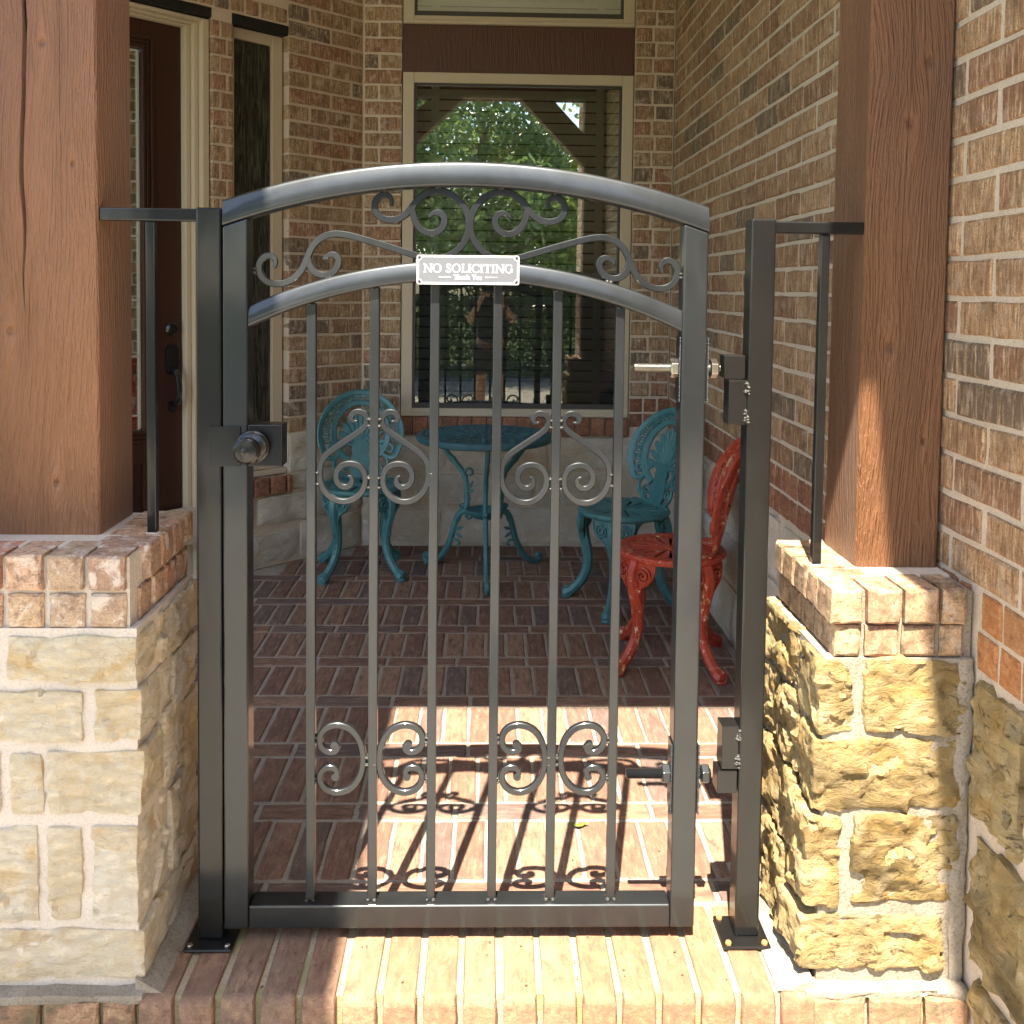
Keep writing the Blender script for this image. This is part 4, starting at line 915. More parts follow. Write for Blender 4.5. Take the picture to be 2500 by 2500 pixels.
# adjustable hinges on the right stile
def hexnut(b, x0, x1, z, r=0.0205):
    b.lathe([(r*0.82, x0 + 0.0002), (r, x0 + 0.003), (r, x1 - 0.003), (r*0.82, x1 - 0.0002)], 6, 'x', (-GC, 0, z - 0.028), PI/6)
def hinge(z, plz0, plz1, mt):
    b = MB(); prof = [(0.0003, 0.3005)]; x = 0.3010
    while x < 0.481: prof += [(0.0088, x), (0.0106, x + 0.0009)]; x += 0.0018
    prof.append((0.0003, 0.4825))
    b.lathe(prof, 14, 'x', (-GC, 0, z - 0.028)); bo = b.obj('hinge_bolt', mt, GT, smooth=True, angle=50)
    for a, e in ((0.3755, 0.3955), (0.4585, 0.4775)):
        n = MB(); hexnut(n, a, e, z); n.obj('nut', mt, bo, bevel=0.001)
    for xa in (0.3935, 0.4478):
        n = MB(); n.prism([(-0.022, plz0), (0.022, plz0), (0.022, plz1), (-0.022, plz1)], xa, xa + 0.0022, lambda u, v, t: Vector((t - GC, u, v - 0.028))); 
        n.obj('weld_plate', 'iron', bo, bevel=0.001)
    w = MB()
    for xa in (0.3928, 0.4508):
        zz = plz0
        while zz < plz1:
            rr = RN.uniform(0.0014, 0.0024); w.lathe([(0.0003, -rr), (rr, 0), (0.0003, rr)], 6, 'z', gp(xa, zz, -0.0232)); zz += 0.0036
    w.obj('weld_seam', 'iron', bo, smooth=True)['kind'] = 'stuff'
hinge(1.2085, 1.142, 1.274, 'zinc'); hinge(0.3475, 0.272, 0.420, 'iron')

# gate posts with their short side rails
def gate_post(x0, x1, ztop, label, bx0, bx1, rail_x, rail_z, sp_x, sp_z0, rusty):
    cx = (x0 + x1)/2; T = thing('gate_post', label, 'gate post', (cx, YM, 0)); q = lambda u, v, t: Vector((u - cx, t, v))
    b = MB(); b.prism([(x0, 0.008), (x1, 0.008), (x1, ztop), (x0, ztop)], -0.0254, 0.0254, q); b.obj('post', 'iron_post', T, bevel=0.0042, seg=3)
    b = MB(); b.box(bx0 - cx, bx1 - cx, -0.058, 0.044, 0.0015, 0.0078); bp = b.obj('base_plate', 'iron_post', T, bevel=0.003)
    for u in (bx0 + 0.012, bx1 - 0.012):
        for v in (-0.047, 0.033):
            n = MB(); n.lathe([(0.0065, 0.0078), (0.0065, 0.0115), (0.0055, 0.0135), (0.0004, 0.014)], 6, 'z', (u - cx, v, 0)); n.obj('anchor_bolt', 'rust' if rusty else 'zinc', bp)
    b = MB(); b.prism([(rail_x[0], rail_z[0]), (rail_x[1], rail_z[0]), (rail_x[1], rail_z[1]), (rail_x[0], rail_z[1])], 0.008, 0.034, q); b.obj('side_rail', 'iron_post', T, bevel=0.003)
    b = MB(); b.prism([(sp_x - 0.0095, sp_z0), (sp_x + 0.0095, sp_z0), (sp_x + 0.0095, rail_z[0] - 0.0005), (sp_x - 0.0095, rail_z[0] - 0.0005)], 0.012, 0.031, q); b.obj('spindle', 'iron_post', T, bevel=0.002)
    w = MB(); w.lathe([(0.022, sp_z0 - 0.002), (0.019, sp_z0 + 0.004), (0.012, sp_z0 + 0.008), (0.0005, sp_z0 + 0.0085)], 12, 'z', (sp_x - cx, 0.0215, 0)); w.obj('epoxy_collar', 'mortar_light', T, smooth=True)
    w = MB(); xr = rail_x[0] if rail_x[0] > cx else rail_x[1]
    for i in range(6): w.lathe([(0.0004, -0.004), (0.004, 0), (0.0004, 0.004)], 6, 'z', (xr - cx, 0.008, rail_z[0] + 0.004*i + 0.003))
    w.obj('weld_seam', 'weld', T, smooth=True)['kind'] = 'stuff'
    return T, cx
gate_post(-0.590, -0.539, 1.524, 'black steel latch post on the left of the gate with its short side rail', -0.612, -0.512, (-0.796, -0.5905), (1.498, 1.524), -0.694, 0.846, False)
T, cx = gate_post(0.534, 0.585, 1.517, 'black steel hinge post on the right of the gate with its short side rail', 0.503, 0.603, (0.5855, 0.780), (1.490, 1.515), 0.700, 0.786, True)
for q in ((0.4855, 0.5285, 1.190, 1.237), (0.4905, 0.5320, 0.316, 0.364)):
    b = MB(); b.box(q[0] - cx, q[1] - cx, -0.022, 0.022, q[2], q[3]); b.obj('hinge_eye', 'iron_post', T, bevel=0.0015)
for q in ((0.4955, 0.5338, 1.094, 1.186), (0.4985, 0.5338, 0.368, 0.460)):
    b = MB(); b.box(q[0] - cx, q[1] - cx, -0.022, 0.022, q[2], q[3]); hb = b.obj('hinge_barrel', 'iron_post', T, bevel=0.0015)
    for z0, z1 in ((q[3] - 0.030, q[3] - 0.003), (q[2] + 0.003, q[2] + 0.030)):
        w = MB()
        for i in range(14):
            rr = RN.uniform(0.003, 0.0055); w.lathe([(0.0003, -rr), (rr, 0), (0.0003, rr)], 6, 'z', (RN.uniform(0.529, 0.537) - cx, -0.0225 + RN.uniform(-0.002, 0.002), RN.uniform(z0, z1)))
        o = w.obj('weld_seam', 'weld', hb, smooth=True); o['kind'] = 'stuff'

# ------------------------------------------------------------------ sign
SGX, SGZ, SW, SH = -0.0423, 1.4052, 0.2065, 0.0585
SG = thing('sign', 'small silver sign reading NO SOLICITING fixed to the middle rail of the gate', 'sign', (SGX, 1.929, SGZ))
SG.rotation_euler = (0, math.radians(-0.15), 0)
def rrect(w, h, r, n=5):
    out = []
    for cxx, cyy, a0 in ((w/2 - r, h/2 - r, 0), (-w/2 + r, h/2 - r, 90), (-w/2 + r, -h/2 + r, 180), (w/2 - r, -h/2 + r, 270)):
        for k in range(n + 1):
            a = math.radians(a0 + 90*k/n); out.append((cxx + r*math.cos(a), cyy + r*math.sin(a)))
    return out
b = MB(); b.prism(rrect(SW, SH, 0.0035), -0.0022, 0.0, xz()); b.obj('plate', 'sign', SG, bevel=0.0004)
mp = lambda u, v, t: Vector((u, -0.0025 + t*0.4, v))
b = MB()
w2, h2, cr = SW/2 - 0.0030, SH/2 - 0.0030, 0.0070
bl = []
for sx, sy, seq in ((1, 1, (0, 1)), (-1, 1, (1, 0)), (-1, -1, (0, 1)), (1, -1, (1, 0))):
    cxx, cyy = sx*w2, sy*h2
    a = [(cxx - sx*cr*math.cos(PI/2*k/6), cyy - sy*cr*math.sin(PI/2*k/6)) for k in range(7)]   # from the side towards middle of edge
    if seq == (0, 1): a = a[::-1]
    bl += a
b.ribbon(bl, 0.0016, 0.0012, mp, 0.05, closed=True)
ob = rrect(SW - 0.0012, SH - 0.0012, 0.003)
b.ribbon(ob, 0.0012, 0.0012, mp, 0.05, closed=True)
def ell(cx_, cy_, rx, ry, a0, a1, T_, t_, n=20):
    p = []; W = []
    for k in range(n + 1):
        a = math.radians(a0 + (a1 - a0)*k/n); p.append((cx_ + rx*math.cos(a), cy_ + ry*math.sin(a))); W.append(t_ + (T_ - t_)*abs(math.cos(a))**1.3)
    return p, W
def glyph(ch, T_=0.17, t_=0.085, sf=0.07):
    st = lambda x, y0=0, y1=1, w=T_: ([(x, y0), (x, y1)], w)
    se = lambda x, y, l=0.15: ([(x - l, y), (x + l, y)], sf)
    if ch == 'N': return 1.0, [st(0.17, w=t_), st(0.86, w=t_), ([(0.14, 0.97), (0.88, 0.03)], T_), se(0.17, 0.03), se(0.12, 0.97, 0.1), se(0.86, 0.97)]
    if ch == 'O': return 1.02, [ell(0.5, 0.5, 0.40, 0.47, 0, 360, T_, t_, 28)]
    if ch == 'S': return 0.66, [(catmull([(0.52, 0.80), (0.45, 0.92), (0.31, 0.97), (0.17, 0.90), (0.13, 0.76), (0.20, 0.62), (0.33, 0.51), (0.47, 0.39), (0.52, 0.23), (0.44, 0.08), (0.29, 0.03), (0.15, 0.08), (0.09, 0.22)], 3), T_*0.85), ([(0.53, 0.72), (0.53, 0.94)], sf), ([(0.08, 0.28), (0.08, 0.06)], sf)]
    if ch == 'L': return 0.70, [st(0.2), se(0.2, 0.97), ([(0.06, 0.04), (0.62, 0.04)], t_), ([(0.62, 0.02), (0.64, 0.22)], sf)]
    if ch == 'I': return 0.42, [st(0.21), se(0.21, 0.97, 0.17), se(0.21, 0.03, 0.17)]
    if ch == 'C': return 0.88, [ell(0.5, 0.5, 0.40, 0.47, 52, 308, T_, t_), ([(0.78, 0.70), (0.78, 0.94)], sf), ([(0.78, 0.28), (0.78, 0.10)], sf)]
    if ch == 'T': return 0.82, [st(0.41), se(0.41, 0.03, 0.17), ([(0.05, 0.95), (0.77, 0.95)], t_), ([(0.05, 0.98), (0.05, 0.76)], sf), ([(0.77, 0.98), (0.77, 0.76)], sf)]
    if ch == 'G': return 0.98, [ell(0.5, 0.5, 0.40, 0.47, 52, 318, T_, t_), ([(0.79, 0.70), (0.79, 0.94)], sf), st(0.80, 0.06, 0.44, T_*0.9), se(0.80, 0.44, 0.15)]
    if ch == 'h': return 0.62, [st(0.12, 0, 1.0), (catmull([(0.16, 0.45), (0.28, 0.62), (0.42, 0.58), (0.46, 0.42), (0.46, 0.0)], 3), T_*0.9), se(0.12, 0.03, 0.13), se(0.46, 0.03, 0.13), se(0.09, 0.97, 0.08)]
    if ch == 'n': return 0.62, [st(0.12, 0, 0.66), (catmull([(0.16, 0.45), (0.28, 0.62), (0.42, 0.58), (0.46, 0.42), (0.46, 0.0)], 3), T_*0.9), se(0.12, 0.03, 0.13), se(0.46, 0.03, 0.13), se(0.08, 0.63, 0.07)]
    if ch == 'a': return 0.56, [st(0.40, 0, 0.46), (catmull([(0.12, 0.54), (0.25, 0.64), (0.38, 0.58), (0.40, 0.44)], 3), T_*0.8), ell(0.24, 0.18, 0.14, 0.15, 0, 360, T_*0.9, T_*0.7, 14), ([(0.40, 0.05), (0.53, 0.05)], t_)]
    if ch == 'k': return 0.64, [st(0.12, 0, 1.0), ([(0.16, 0.24), (0.46, 0.62)], t_), ([(0.25, 0.36), (0.50, 0.02)], T_), se(0.12, 0.03, 0.13), se(0.48, 0.03, 0.12), se(0.46, 0.63, 0.11), se(0.09, 0.97, 0.08)]
    if ch == 'Y': return 0.80, [st(0.40, 0, 0.5), ([(0.10, 0.98), (0.40, 0.44)], T_), ([(0.70, 0.98), (0.40, 0.44)], t_), se(0.40, 0.03, 0.15), se(0.12, 0.97, 0.14), se(0.68, 0.97, 0.12)]
    if ch == 'o': return 0.56, [ell(0.27, 0.32, 0.19, 0.29, 0, 360, T_, t_, 18)]
    if ch == 'u': return 0.64, [(catmull([(0.12, 0.66), (0.12, 0.22), (0.20, 0.05), (0.34, 0.06), (0.44, 0.2)], 3), T_*0.9), st(0.46, 0, 0.66), se(0.09, 0.63, 0.08), se(0.43, 0.63, 0.08), ([(0.46, 0.04), (0.58, 0.04)], t_)]
    return 0.40, []
def text(s, x0, x1, z0, hgt, bold):
    tot = sum(glyph(c)[0] for c in s); k = (x1 - x0)/tot; x = x0
    for c in s:
        wd, strokes = glyph(c, *bold)
        for i, (p, w) in enumerate(strokes):
            W = [q*hgt for q in w] if isinstance(w, list) else w*hgt
            zoff = 0.00006*(i + 1)
            pts = [(x + u*k, z0 + v*hgt) for u, v in p]
            closed = len(p) > 8 and math.hypot(p[0][0] - p[-1][0], p[0][1] - p[-1][1]) < 1e-6
            if closed: pts = pts[:-1]; W = W[:-1] if isinstance(W, list) else W
            b.ribbon(pts, W, 0.0012 + zoff, mp, 0.05, closed=closed)
        x += wd*k
text('NO SOLICITING', -0.0905, 0.0915, -0.0055, 0.0172, (0.155, 0.075, 0.06))
text('Thank You', -0.0290, 0.0285, -0.0195, 0.0098, (0.17, 0.10, 0.08))
for sx in (-1, 1): b.ribbon([(sx*0.0345, -0.0147), (sx*0.0470, -0.0147), (sx*0.0595, -0.0147)], [0.0013, 0.0012, 0.0004], 0.0012, mp, 0.05)
b.obj('lettering', 'white', SG)
for sx in (-1, 1):
    for sy in (-1, 1):
        n = MB(); n.lathe([(0.0019, -0.0021), (0.0019, -0.0030), (0.0004, -0.0034)], 10, 'y', (sx*(SW/2 - 0.0055), 0, sy*(SH/2 - 0.0055))); n.obj('screw', 'black', SG)

# ------------------------------------------------------------------ cast garden furniture
def cm(u, v, t): return Vector((u, 0.165 - 1.5*u*u + 0.24*v + t, 0.424 + 0.97*v))
def ov(cx_, cy_, a, b, a0, a1, n): return [(cx_ + a*math.cos(math.radians(a0 + (a1 - a0)*k/n)), cy_ + b*math.sin(math.radians(a0 + (a1 - a0)*k/n))) for k in range(n + 1)]
def spiral(cx_, cy_, r0, r1, a0, turns, n=26): return [(cx_ + (r0 + (r1 - r0)*k/n)*math.cos(math.radians(a0) + turns*2*PI*k/n), cy_ + (r0 + (r1 - r0)*k/n)*math.sin(math.radians(a0) + turns*2*PI*k/n)) for k in range(n + 1)]
def chair_meshes():
    out = {}
    b = MB()
    # outer horseshoe rim that ends in a curl on each side
    for s in (1, -1):
        p = ov(0, 0.225, 0.200, 0.200, 90, -30, 20) + spiral(0.138, 0.140, 0.046, 0.008, -42, -1.25, 22)
        p = [(s*u, v) for u, v in smooth2(p, 1)]
        b.ribbon(p, [0.028]*18 + [0.028 - 0.014*min(1, i/22) for i in range(len(p) - 18)], 0.018, cm, 0.3)
        b.ribbon([(s*u, v) for u, v in catmull([(0.026, 0.0), (0.085, 0.012), (0.125, 0.045), (0.128, 0.085), (0.112, 0.115), (0.108, 0.15)], 4)], 0.016, 0.015, cm, 0.3)
        b.ribbon([(s*u, v) for u, v in spiral(0.078, 0.050, 0.030, 0.006, -90, 1.3, 20)], 0.011, 0.014, cm, 0.3)
        b.ribbon([(s*u, v) for u, v in catmull([(0.0, -0.004), (0.07, -0.006), (0.14, 0.004)], 4)], [0.03]*4 + [0.026, 0.022, 0.018, 0.012, 0.006], 0.014, cm, 0.3)
    b.ribbon(ov(0, 0.222, 0.132, 0.150, -62, 242, 40), 0.029, 0.016, cm, 0.3)
    b.ribbon(ov(0, 0.222, 0.143, 0.161, -40, 220, 40), 0.006, 0.022, cm, 0.3)
    def ring(th, q):
        a = math.radians(th); i = (0.149*math.cos(a), 0.222 + 0.167*math.sin(a)); o = (0.189*math.cos(a), 0.225 + 0.189*math.sin(a))
        return (i[0] + (o[0] - i[0])*q, i[1] + (o[1] - i[1])*q)
    n = 17; st = 212/n
    for k in range(n):
        t0 = 196 - st*k; f = lambda s, q: ring(t0 - st*s, q)
        b.ribbon([f(0.92, 0.24), f(0.5, 0.24), f(0.06, 0.24), f(0.06, 0.52), f(0.06, 0.80), f(0.4, 0.80), f(0.74, 0.80), f(0.74, 0.44), f(0.40, 0.44), f(0.40, 0.60)], 0.0072, 0.011, cm, 0.2)
        b.ribbon([f(0.06, -0.02), f(0.06, 0.26)], 0.008, 0.010, cm, 0.2); b.ribbon([f(0.42, 0.8), f(0.42, 1.02)], 0.008, 0.010, cm, 0.2)
    for k in range(13):
        a = math.radians(8 + 164*k/12); ca, sa = math.cos(a), math.sin(a)
        R1 = 0.130 + 0.02*sa; bend = 0.018*ca
        p = []
        for i in range(9):
            r = 0.02 + (R1 - 0.02)*i/8; p.append((ca*r*0.92, 0.135 + sa*r*1.42 - abs(ca)*0.03*(i/8)**2 + (0.055 if sa < 0.35 else 0.0)*(1 - i/8)))
        b.ribbon(p, [0.010, 0.013, 0.016, 0.019, 0.022, 0.026, 0.029, 0.026, 0.010], 0.013, cm, 0.4)
    vase = [(0.030, 0.0), (0.048, 0.02), (0.056, 0.05), (0.052, 0.085), (0.040, 0.11), (0.046, 0.135), (0.036, 0.165), (0.018, 0.185)]
    poly = vase + [(-u, v) for u, v in vase[::-1]]
    b.prism(poly, -0.009, 0.007, cm)
    out['backrest'] = (b, 30)
    b = MB()
    b.lathe([(0.150, 0.412), (0.190, 0.400), (0.1965, 0.404), (0.199, 0.412), (0.197, 0.421), (0.188, 0.426), (0.155, 0.423), (0.149, 0.419), (0.150, 0.412)], 48)
    for k in range(60):
        a = 2*PI*k/60; c = Vector((0.1985*math.cos(a), 0.1985*math.sin(a), 0.4125)); b.lathe([(0.0004, -0.0055), (0.0036, 0.0), (0.0004, 0.0055)], 5, 'z', c)
    b.lathe([(0.0004, 0.412), (0.034, 0.412), (0.036, 0.418), (0.020, 0.423), (0.0004, 0.425)], 20)
    for k in range(16):
        a = 2*PI*(k + 0.5)/16; f = lambda u, v, t: Vector((u*math.cos(a) - v*math.sin(a), u*math.sin(a) + v*math.cos(a), 0.4165 + t))
        b.ribbon([(0.028, 0), (0.055, 0), (0.085, 0), (0.115, 0), (0.138, 0), (0.154, 0)], [0.010, 0.016, 0.024, 0.034, 0.043, 0.030], 0.009, f, 0.3)
    out['seat'] = (b, 35)
    b = MB()
    path = catmull([(0.160, 0.404), (0.180, 0.365), (0.184, 0.32), (0.172, 0.265), (0.160, 0.215), (0.158, 0.16), (0.174, 0.105), (0.205, 0.058), (0.238, 0.028), (0.256, 0.020)], 3)
    n = len(path); rad = [0.028 - 0.0095*min(1, i/14) + (0.005 if i > n - 4 else 0) for i in range(n)]
    b.tube([(0, -r, z) for r, z in path], rad, 8, 1.15)
    b.tube([(0, -0.228, 0.034), (0, -0.244, 0.024), (0, -0.262, 0.016), (0, -0.272, 0.012)], [0.019, 0.028, 0.026, 0.012], 8)
    b.lathe([(0.0004, 0.0), (0.023, 0.0), (0.024, 0.006), (0.015, 0.018), (0.0004, 0.022)], 12, 'z', (0, -0.254, 0))
    def ap(w, z, t):
        a = w/0.18; r = 0.176 + 0.006*math.sin((z - 0.27)*20) + t; return Vector((r*math.sin(a), -r*math.cos(a), z))
    half = [(0.0, 0.404), (0.045, 0.404), (0.092, 0.404), (0.090, 0.375), (0.080, 0.345), (0.062, 0.322), (0.040, 0.310), (0.026, 0.285), (0.014, 0.25), (0.0, 0.24)]
    b.prism(half, -0.006, 0.007, ap); b.prism([(-u, z) for u, z in half[::-1]], -0.006, 0.007, ap)
    for s in (1, -1):
        b.ribbon([(s*u, v) for u, v in spiral(0.046, 0.356, 0.030, 0.005, 100, -1.9, 34)], 0.0062, 0.009, lambda u, v, t: ap(u, v, 0.010 + t), 0.35)
        b.ribbon([(s*u, v) for u, v in catmull([(0.010, 0.396), (0.008, 0.35), (0.010, 0.31), (0.006, 0.26), (0.004, 0.20)], 4)], 0.005, 0.008, lambda u, v, t: ap(u, v, 0.012 + t), 0.35)
        b.ribbon([(s*u, v) for u, v in catmull([(0.090, 0.395), (0.084, 0.365), (0.070, 0.338), (0.046, 0.318), (0.028, 0.30)], 4)], 0.005, 0.008, lambda u, v, t: ap(u, v, 0.009 + t), 0.35)
    for k in range(12):
        z = 0.235 - 0.011*k
        r = min(path, key=lambda q: abs(q[1] - z))[0]
        b.box(-0.008, 0.008, -r - 0.0225, -r - 0.012, z - 0.0028, z + 0.0028)
    out['leg'] = (b, 35)
    return out
_cmesh = {}
for k_, (b_, ang) in chair_meshes().items():
    o = b_.obj(k_, 'teal', None, smooth=True, angle=ang); _cmesh[k_] = o.data; bpy.data.objects.remove(o)
def chair(x, y, deg, label, mat):
    T = thing('garden_chair', label, 'chair', (x, y, 0.0), 'cast metal garden chairs around the porch table'); T.rotation_euler = (0, 0, math.radians(deg))
    def part(n, me, rot=0):
        o = bpy.data.objects.new(n, me); COL.objects.link(o); o.parent = T; o.rotation_euler = (0, 0, rot)
        o.material_slots[0].link = 'OBJECT'; o.material_slots[0].material = M[mat]
    part('seat', _cmesh['seat']); part('backrest', _cmesh['backrest'])
    for k in range(4): part('leg', _cmesh['leg'], PI/4 + PI/2*k)
chair(-0.600, 4.535, 9, 'teal cast metal chair standing left of the round table', 'teal')
chair(0.597, 4.075, -67, 'teal cast metal chair right of the round table beside the brick wall', 'teal')
chair(0.682, 3.45, -101, 'red cast metal chair with chipped paint against the brick wall', 'red')

TB = thing('bistro_table', 'round teal cast metal table in front of the wide window', 'table', (-0.011, 4.50, 0))
b = MB()
b.lathe([(0.0005, 0.650), (0.300, 0.650), (0.318, 0.644), (0.325, 0.650), (0.327, 0.664), (0.321, 0.673), (0.298, 0.676), (0.292, 0.673), (0.0005, 0.673)], 64)
for ring_r, npet, L in ((0.055, 8, 0.05), (0.125, 14, 0.06), (0.20, 20, 0.06), (0.262, 26, 0.045)):
    for k in range(npet):
        a = 2*PI*(k + 0.5*(npet % 4 == 2))/npet
        f = lambda u, v, t: Vector(((ring_r + u)*math.cos(a) - v*math.sin(a), (ring_r + u)*math.sin(a) + v*math.cos(a), 0.6745 + t))
        b.ribbon([(-L/2, 0), (-L/4, 0.004), (0, 0), (L/4, -0.004), (L/2, 0)], [0.006, 0.018, 0.024, 0.018, 0.005], 0.006, f, 0.4)
b.obj('tabletop', 'teal_top', TB, smooth=True, angle=30)
b = MB(); b.lathe([(0.0005, 0.268), (0.05, 0.272), (0.085, 0.294), (0.092, 0.308), (0.086, 0.312), (0.07, 0.300), (0.0005, 0.290)], 28); b.obj('lower_shelf', 'teal', TB, smooth=True)
def tleg():
    b = MB(); f = lambda u, v, t: Vector((u, t, v))
    up = catmull([(0.245, 0.655), (0.235, 0.600), (0.205, 0.560), (0.150, 0.510), (0.115, 0.470), (0.100, 0.420), (0.096, 0.36), (0.098, 0.300)], 4)
    b.ribbon(up, [0.036 if i % 7 == 3 else 0.029 for i in range(len(up))], 0.022, f, 0.35)
    b.ribbon(spiral(0.082, 0.478, 0.026, 0.008, 10, 0.75, 14), 0.012, 0.016, f, 0.35)
    lo = catmull([(0.098, 0.292), (0.125, 0.285), (0.150, 0.255), (0.168, 0.205), (0.185, 0.150), (0.205, 0.105), (0.240, 0.055), (0.280, 0.022), (0.315, 0.016), (0.338, 0.026), (0.336, 0.044), (0.322, 0.046), (0.316, 0.036)], 4)
    b.ribbon(lo, [0.031]*28 + [0.027]*(len(lo) - 28), 0.022, f, 0.35)
    b.ribbon(spiral(0.088, 0.272, 0.024, 0.005, 80, 1.2, 18), 0.011, 0.018, f, 0.35)
    b.ribbon(spiral(0.125, 0.312, 0.014, 0.004, 180, -1.0, 12), 0.009, 0.016, f, 0.35)
    b.ribbon(catmull([(0.190, 0.130), (0.170, 0.142), (0.148, 0.140), (0.138, 0.126), (0.146, 0.118)], 4), 0.011, 0.016, f, 0.35)
    for (x, z), (dx, dz), L in (((0.170, 0.185), (-0.62, -0.35), 0.075), ((0.165, 0.19), (-0.85, 0.35), 0.055), ((0.165, 0.20), (-0.45, 0.85), 0.085), ((0.098, 0.385), (-0.5, 0.8), 0.07), ((0.098, 0.385), (-0.95, 0.25), 0.04), ((0.098, 0.36), (-0.75, -0.4), 0.03)):
        b.ribbon([(x + dx*L*q, z + dz*L*q) for q in (0, 0.3, 0.6, 0.85, 1.0)], [0.006, 0.010, 0.017, 0.012, 0.003], 0.009, f, 0.4)
    b.lathe([(0.0004, -0.012), (0.013, -0.009), (0.013, 0.009), (0.0004, 0.012)], 12, 'y', (0.325, 0, 0.0125))
    return b
o = tleg().obj('leg', 'teal', TB, smooth=True, angle=40); lm = o.data; o.rotation_euler = (0, 0, math.radians(-86.5))
for dg in (150, 34):
    o = bpy.data.objects.new('leg', lm); COL.objects.link(o); o.parent = TB; o.rotation_euler = (0, 0, math.radians(dg))

# a fallen leaf on the bricks
b = MB(); f = lambda u, v, t: Vector((u, v, 0.004 + 0.010*abs(u)/0.02*0.5 + 0.30*v*v*8 + t))
b.ribbon([(-0.022, 0.004), (-0.014, 0.001), (-0.004, -0.001), (0.006, 0.0), (0.015, 0.004), (0.024, 0.001)], [0.001, 0.008, 0.013, 0.012, 0.008, 0.001], 0.0008, f, 0.1)
o = b.obj('leaf', 'leaf2', None, smooth=True); o.location = (0.246, 2.353, 0.0); tag(o, 'small green leaf fallen on the sunlit porch bricks behind the gate', 'leaf')

# ------------------------------------------------------------------ garden across the street, seen mirrored in the glass
def tree(x, y, h, cr, ch, nleaf, label, mat, sd, cz=None):
    rr = random.Random(sd); T = thing('garden_tree', label, 'tree', (x, y, -0.185), 'trees across the front lawn')
    b = MB(); top = h - ch*0.9
    b.tube(catmull([(0, 0, 0), (rr.uniform(-.05, .05), 0, top*0.5), (rr.uniform(-.15, .15), rr.uniform(-.1, .1), top), (0, 0, h - ch*0.4)], 4), [0.20, 0.19, 0.18, 0.17, 0.16, 0.15, 0.14, 0.13, 0.12, 0.10, 0.08, 0.06, 0.04], 9)
    tips = []
    for k in range(11):
        a = rr.uniform(0, 2*PI); z0 = top + rr.uniform(-0.1, 0.5)*ch*0.5; e = (cr*rr.uniform(0.4, 0.8)*math.cos(a), cr*rr.uniform(0.4, 0.8)*math.sin(a), z0 + rr.uniform(0.2, 0.55)*ch)
        b.tube(catmull([(0, 0, z0), (e[0]*0.5, e[1]*0.5, (z0 + e[2])/2 - 0.1), e], 3), [0.07, 0.06, 0.05, 0.04, 0.03, 0.02, 0.012], 6); tips.append(e)
    b.obj('trunk', 'bark', T, smooth=True)
    c = MB(); cl = []
    for k in range(46):
        a, ph = rr.uniform(0, 2*PI), math.acos(rr.uniform(-0.9, 1)); q = rr.uniform(0.45, 1.0)
        cl.append((Vector((cr*q*math.sin(ph)*math.cos(a), cr*q*math.sin(ph)*math.sin(a), h - ch/2 + ch/2*q*math.cos(ph))), rr.uniform(0.22, 0.42)*cr))
    for i in range(nleaf):
        p, r = cl[rr.randrange(len(cl))]
        d = Vector((rr.gauss(0, 1), rr.gauss(0, 1), rr.gauss(0, 0.8))).normalized()*r*rr.random()**0.45; p = p + d
        s = rr.uniform(0.05, 0.10); ax = Vector((rr.gauss(0, 1), rr.gauss(0, 1), rr.gauss(0, 1))).normalized(); t = ax.orthogonal().normalized(); t = Matrix.Rotation(rr.uniform(0, 6.3), 3, ax) @ t; w = ax.cross(t)
        c.add([p - t*s, p + w*s*0.45, p + t*s, p - w*s*0.45], [(0, 1, 2, 3)])
    me = bpy.data.meshes.new('crown'); me.from_pydata(c.v, [], c.f); link('crown', me, mat, T)
tree(-0.9, -8.0, 6.6, 2.6, 5.2, 26000, 'broad leafy tree across the walk, mirrored in the window glass', 'leaf', 3)
tree(1.4, -9.5, 4.7, 2.3, 3.9, 20000, 'low spreading tree with yellow green leaves beyond the walk', 'leaf2', 8)
tree(4.6, -11.0, 7.5, 2.6, 5.5, 9000, 'tall leafy tree at the right edge of the front lawn', 'leaf', 21)
tree(-5.0, -11.0, 7.0, 2.8, 5.4, 9000, 'tall leafy tree at the left edge of the front lawn', 'leaf', 31)

# hedge added across the walk to darken the low window reflection
H = thing('hedge', 'dense green hedge added across the walk to darken the low window reflection', 'hedge', (0.3, -6.6, -0.185))
rr = random.Random(77); c = MB()
for i in range(15000):
    p = Vector((rr.uniform(-3.4, 3.4), rr.uniform(-0.45, 0.45), rr.uniform(0.05, 1.35)))
    q = rr.random()
    if q < 0.45: p.y = 0.40 + rr.uniform(-0.06, 0.08)
    elif q < 0.6: p.z = 1.33 + rr.uniform(-0.08, 0.10)
    s_ = rr.uniform(0.03, 0.06); ax = Vector((rr.gauss(0, 1), rr.gauss(0, 1), rr.gauss(0, 1))).normalized(); t = Matrix.Rotation(rr.uniform(0, 6.3), 3, ax) @ ax.orthogonal().normalized(); w = ax.cross(t)
    c.add([p - t*s_, p + w*s_*0.5, p + t*s_, p - w*s_*0.5], [(0, 1, 2, 3)])
me = bpy.data.meshes.new('foliage'); me.from_pydata(c.v, [], c.f); link('foliage', me, 'leaf', H)
b = MB()
for i in range(9): b.tube([(-3.2 + 0.8*i, 0, 0), (-3.2 + 0.8*i, 0.05, 0.6), (-3.15 + 0.8*i, 0, 1.1)], [0.03, 0.025, 0.01], 6)
o = b.obj('stems', 'bark', H); o['kind'] = 'stuff'
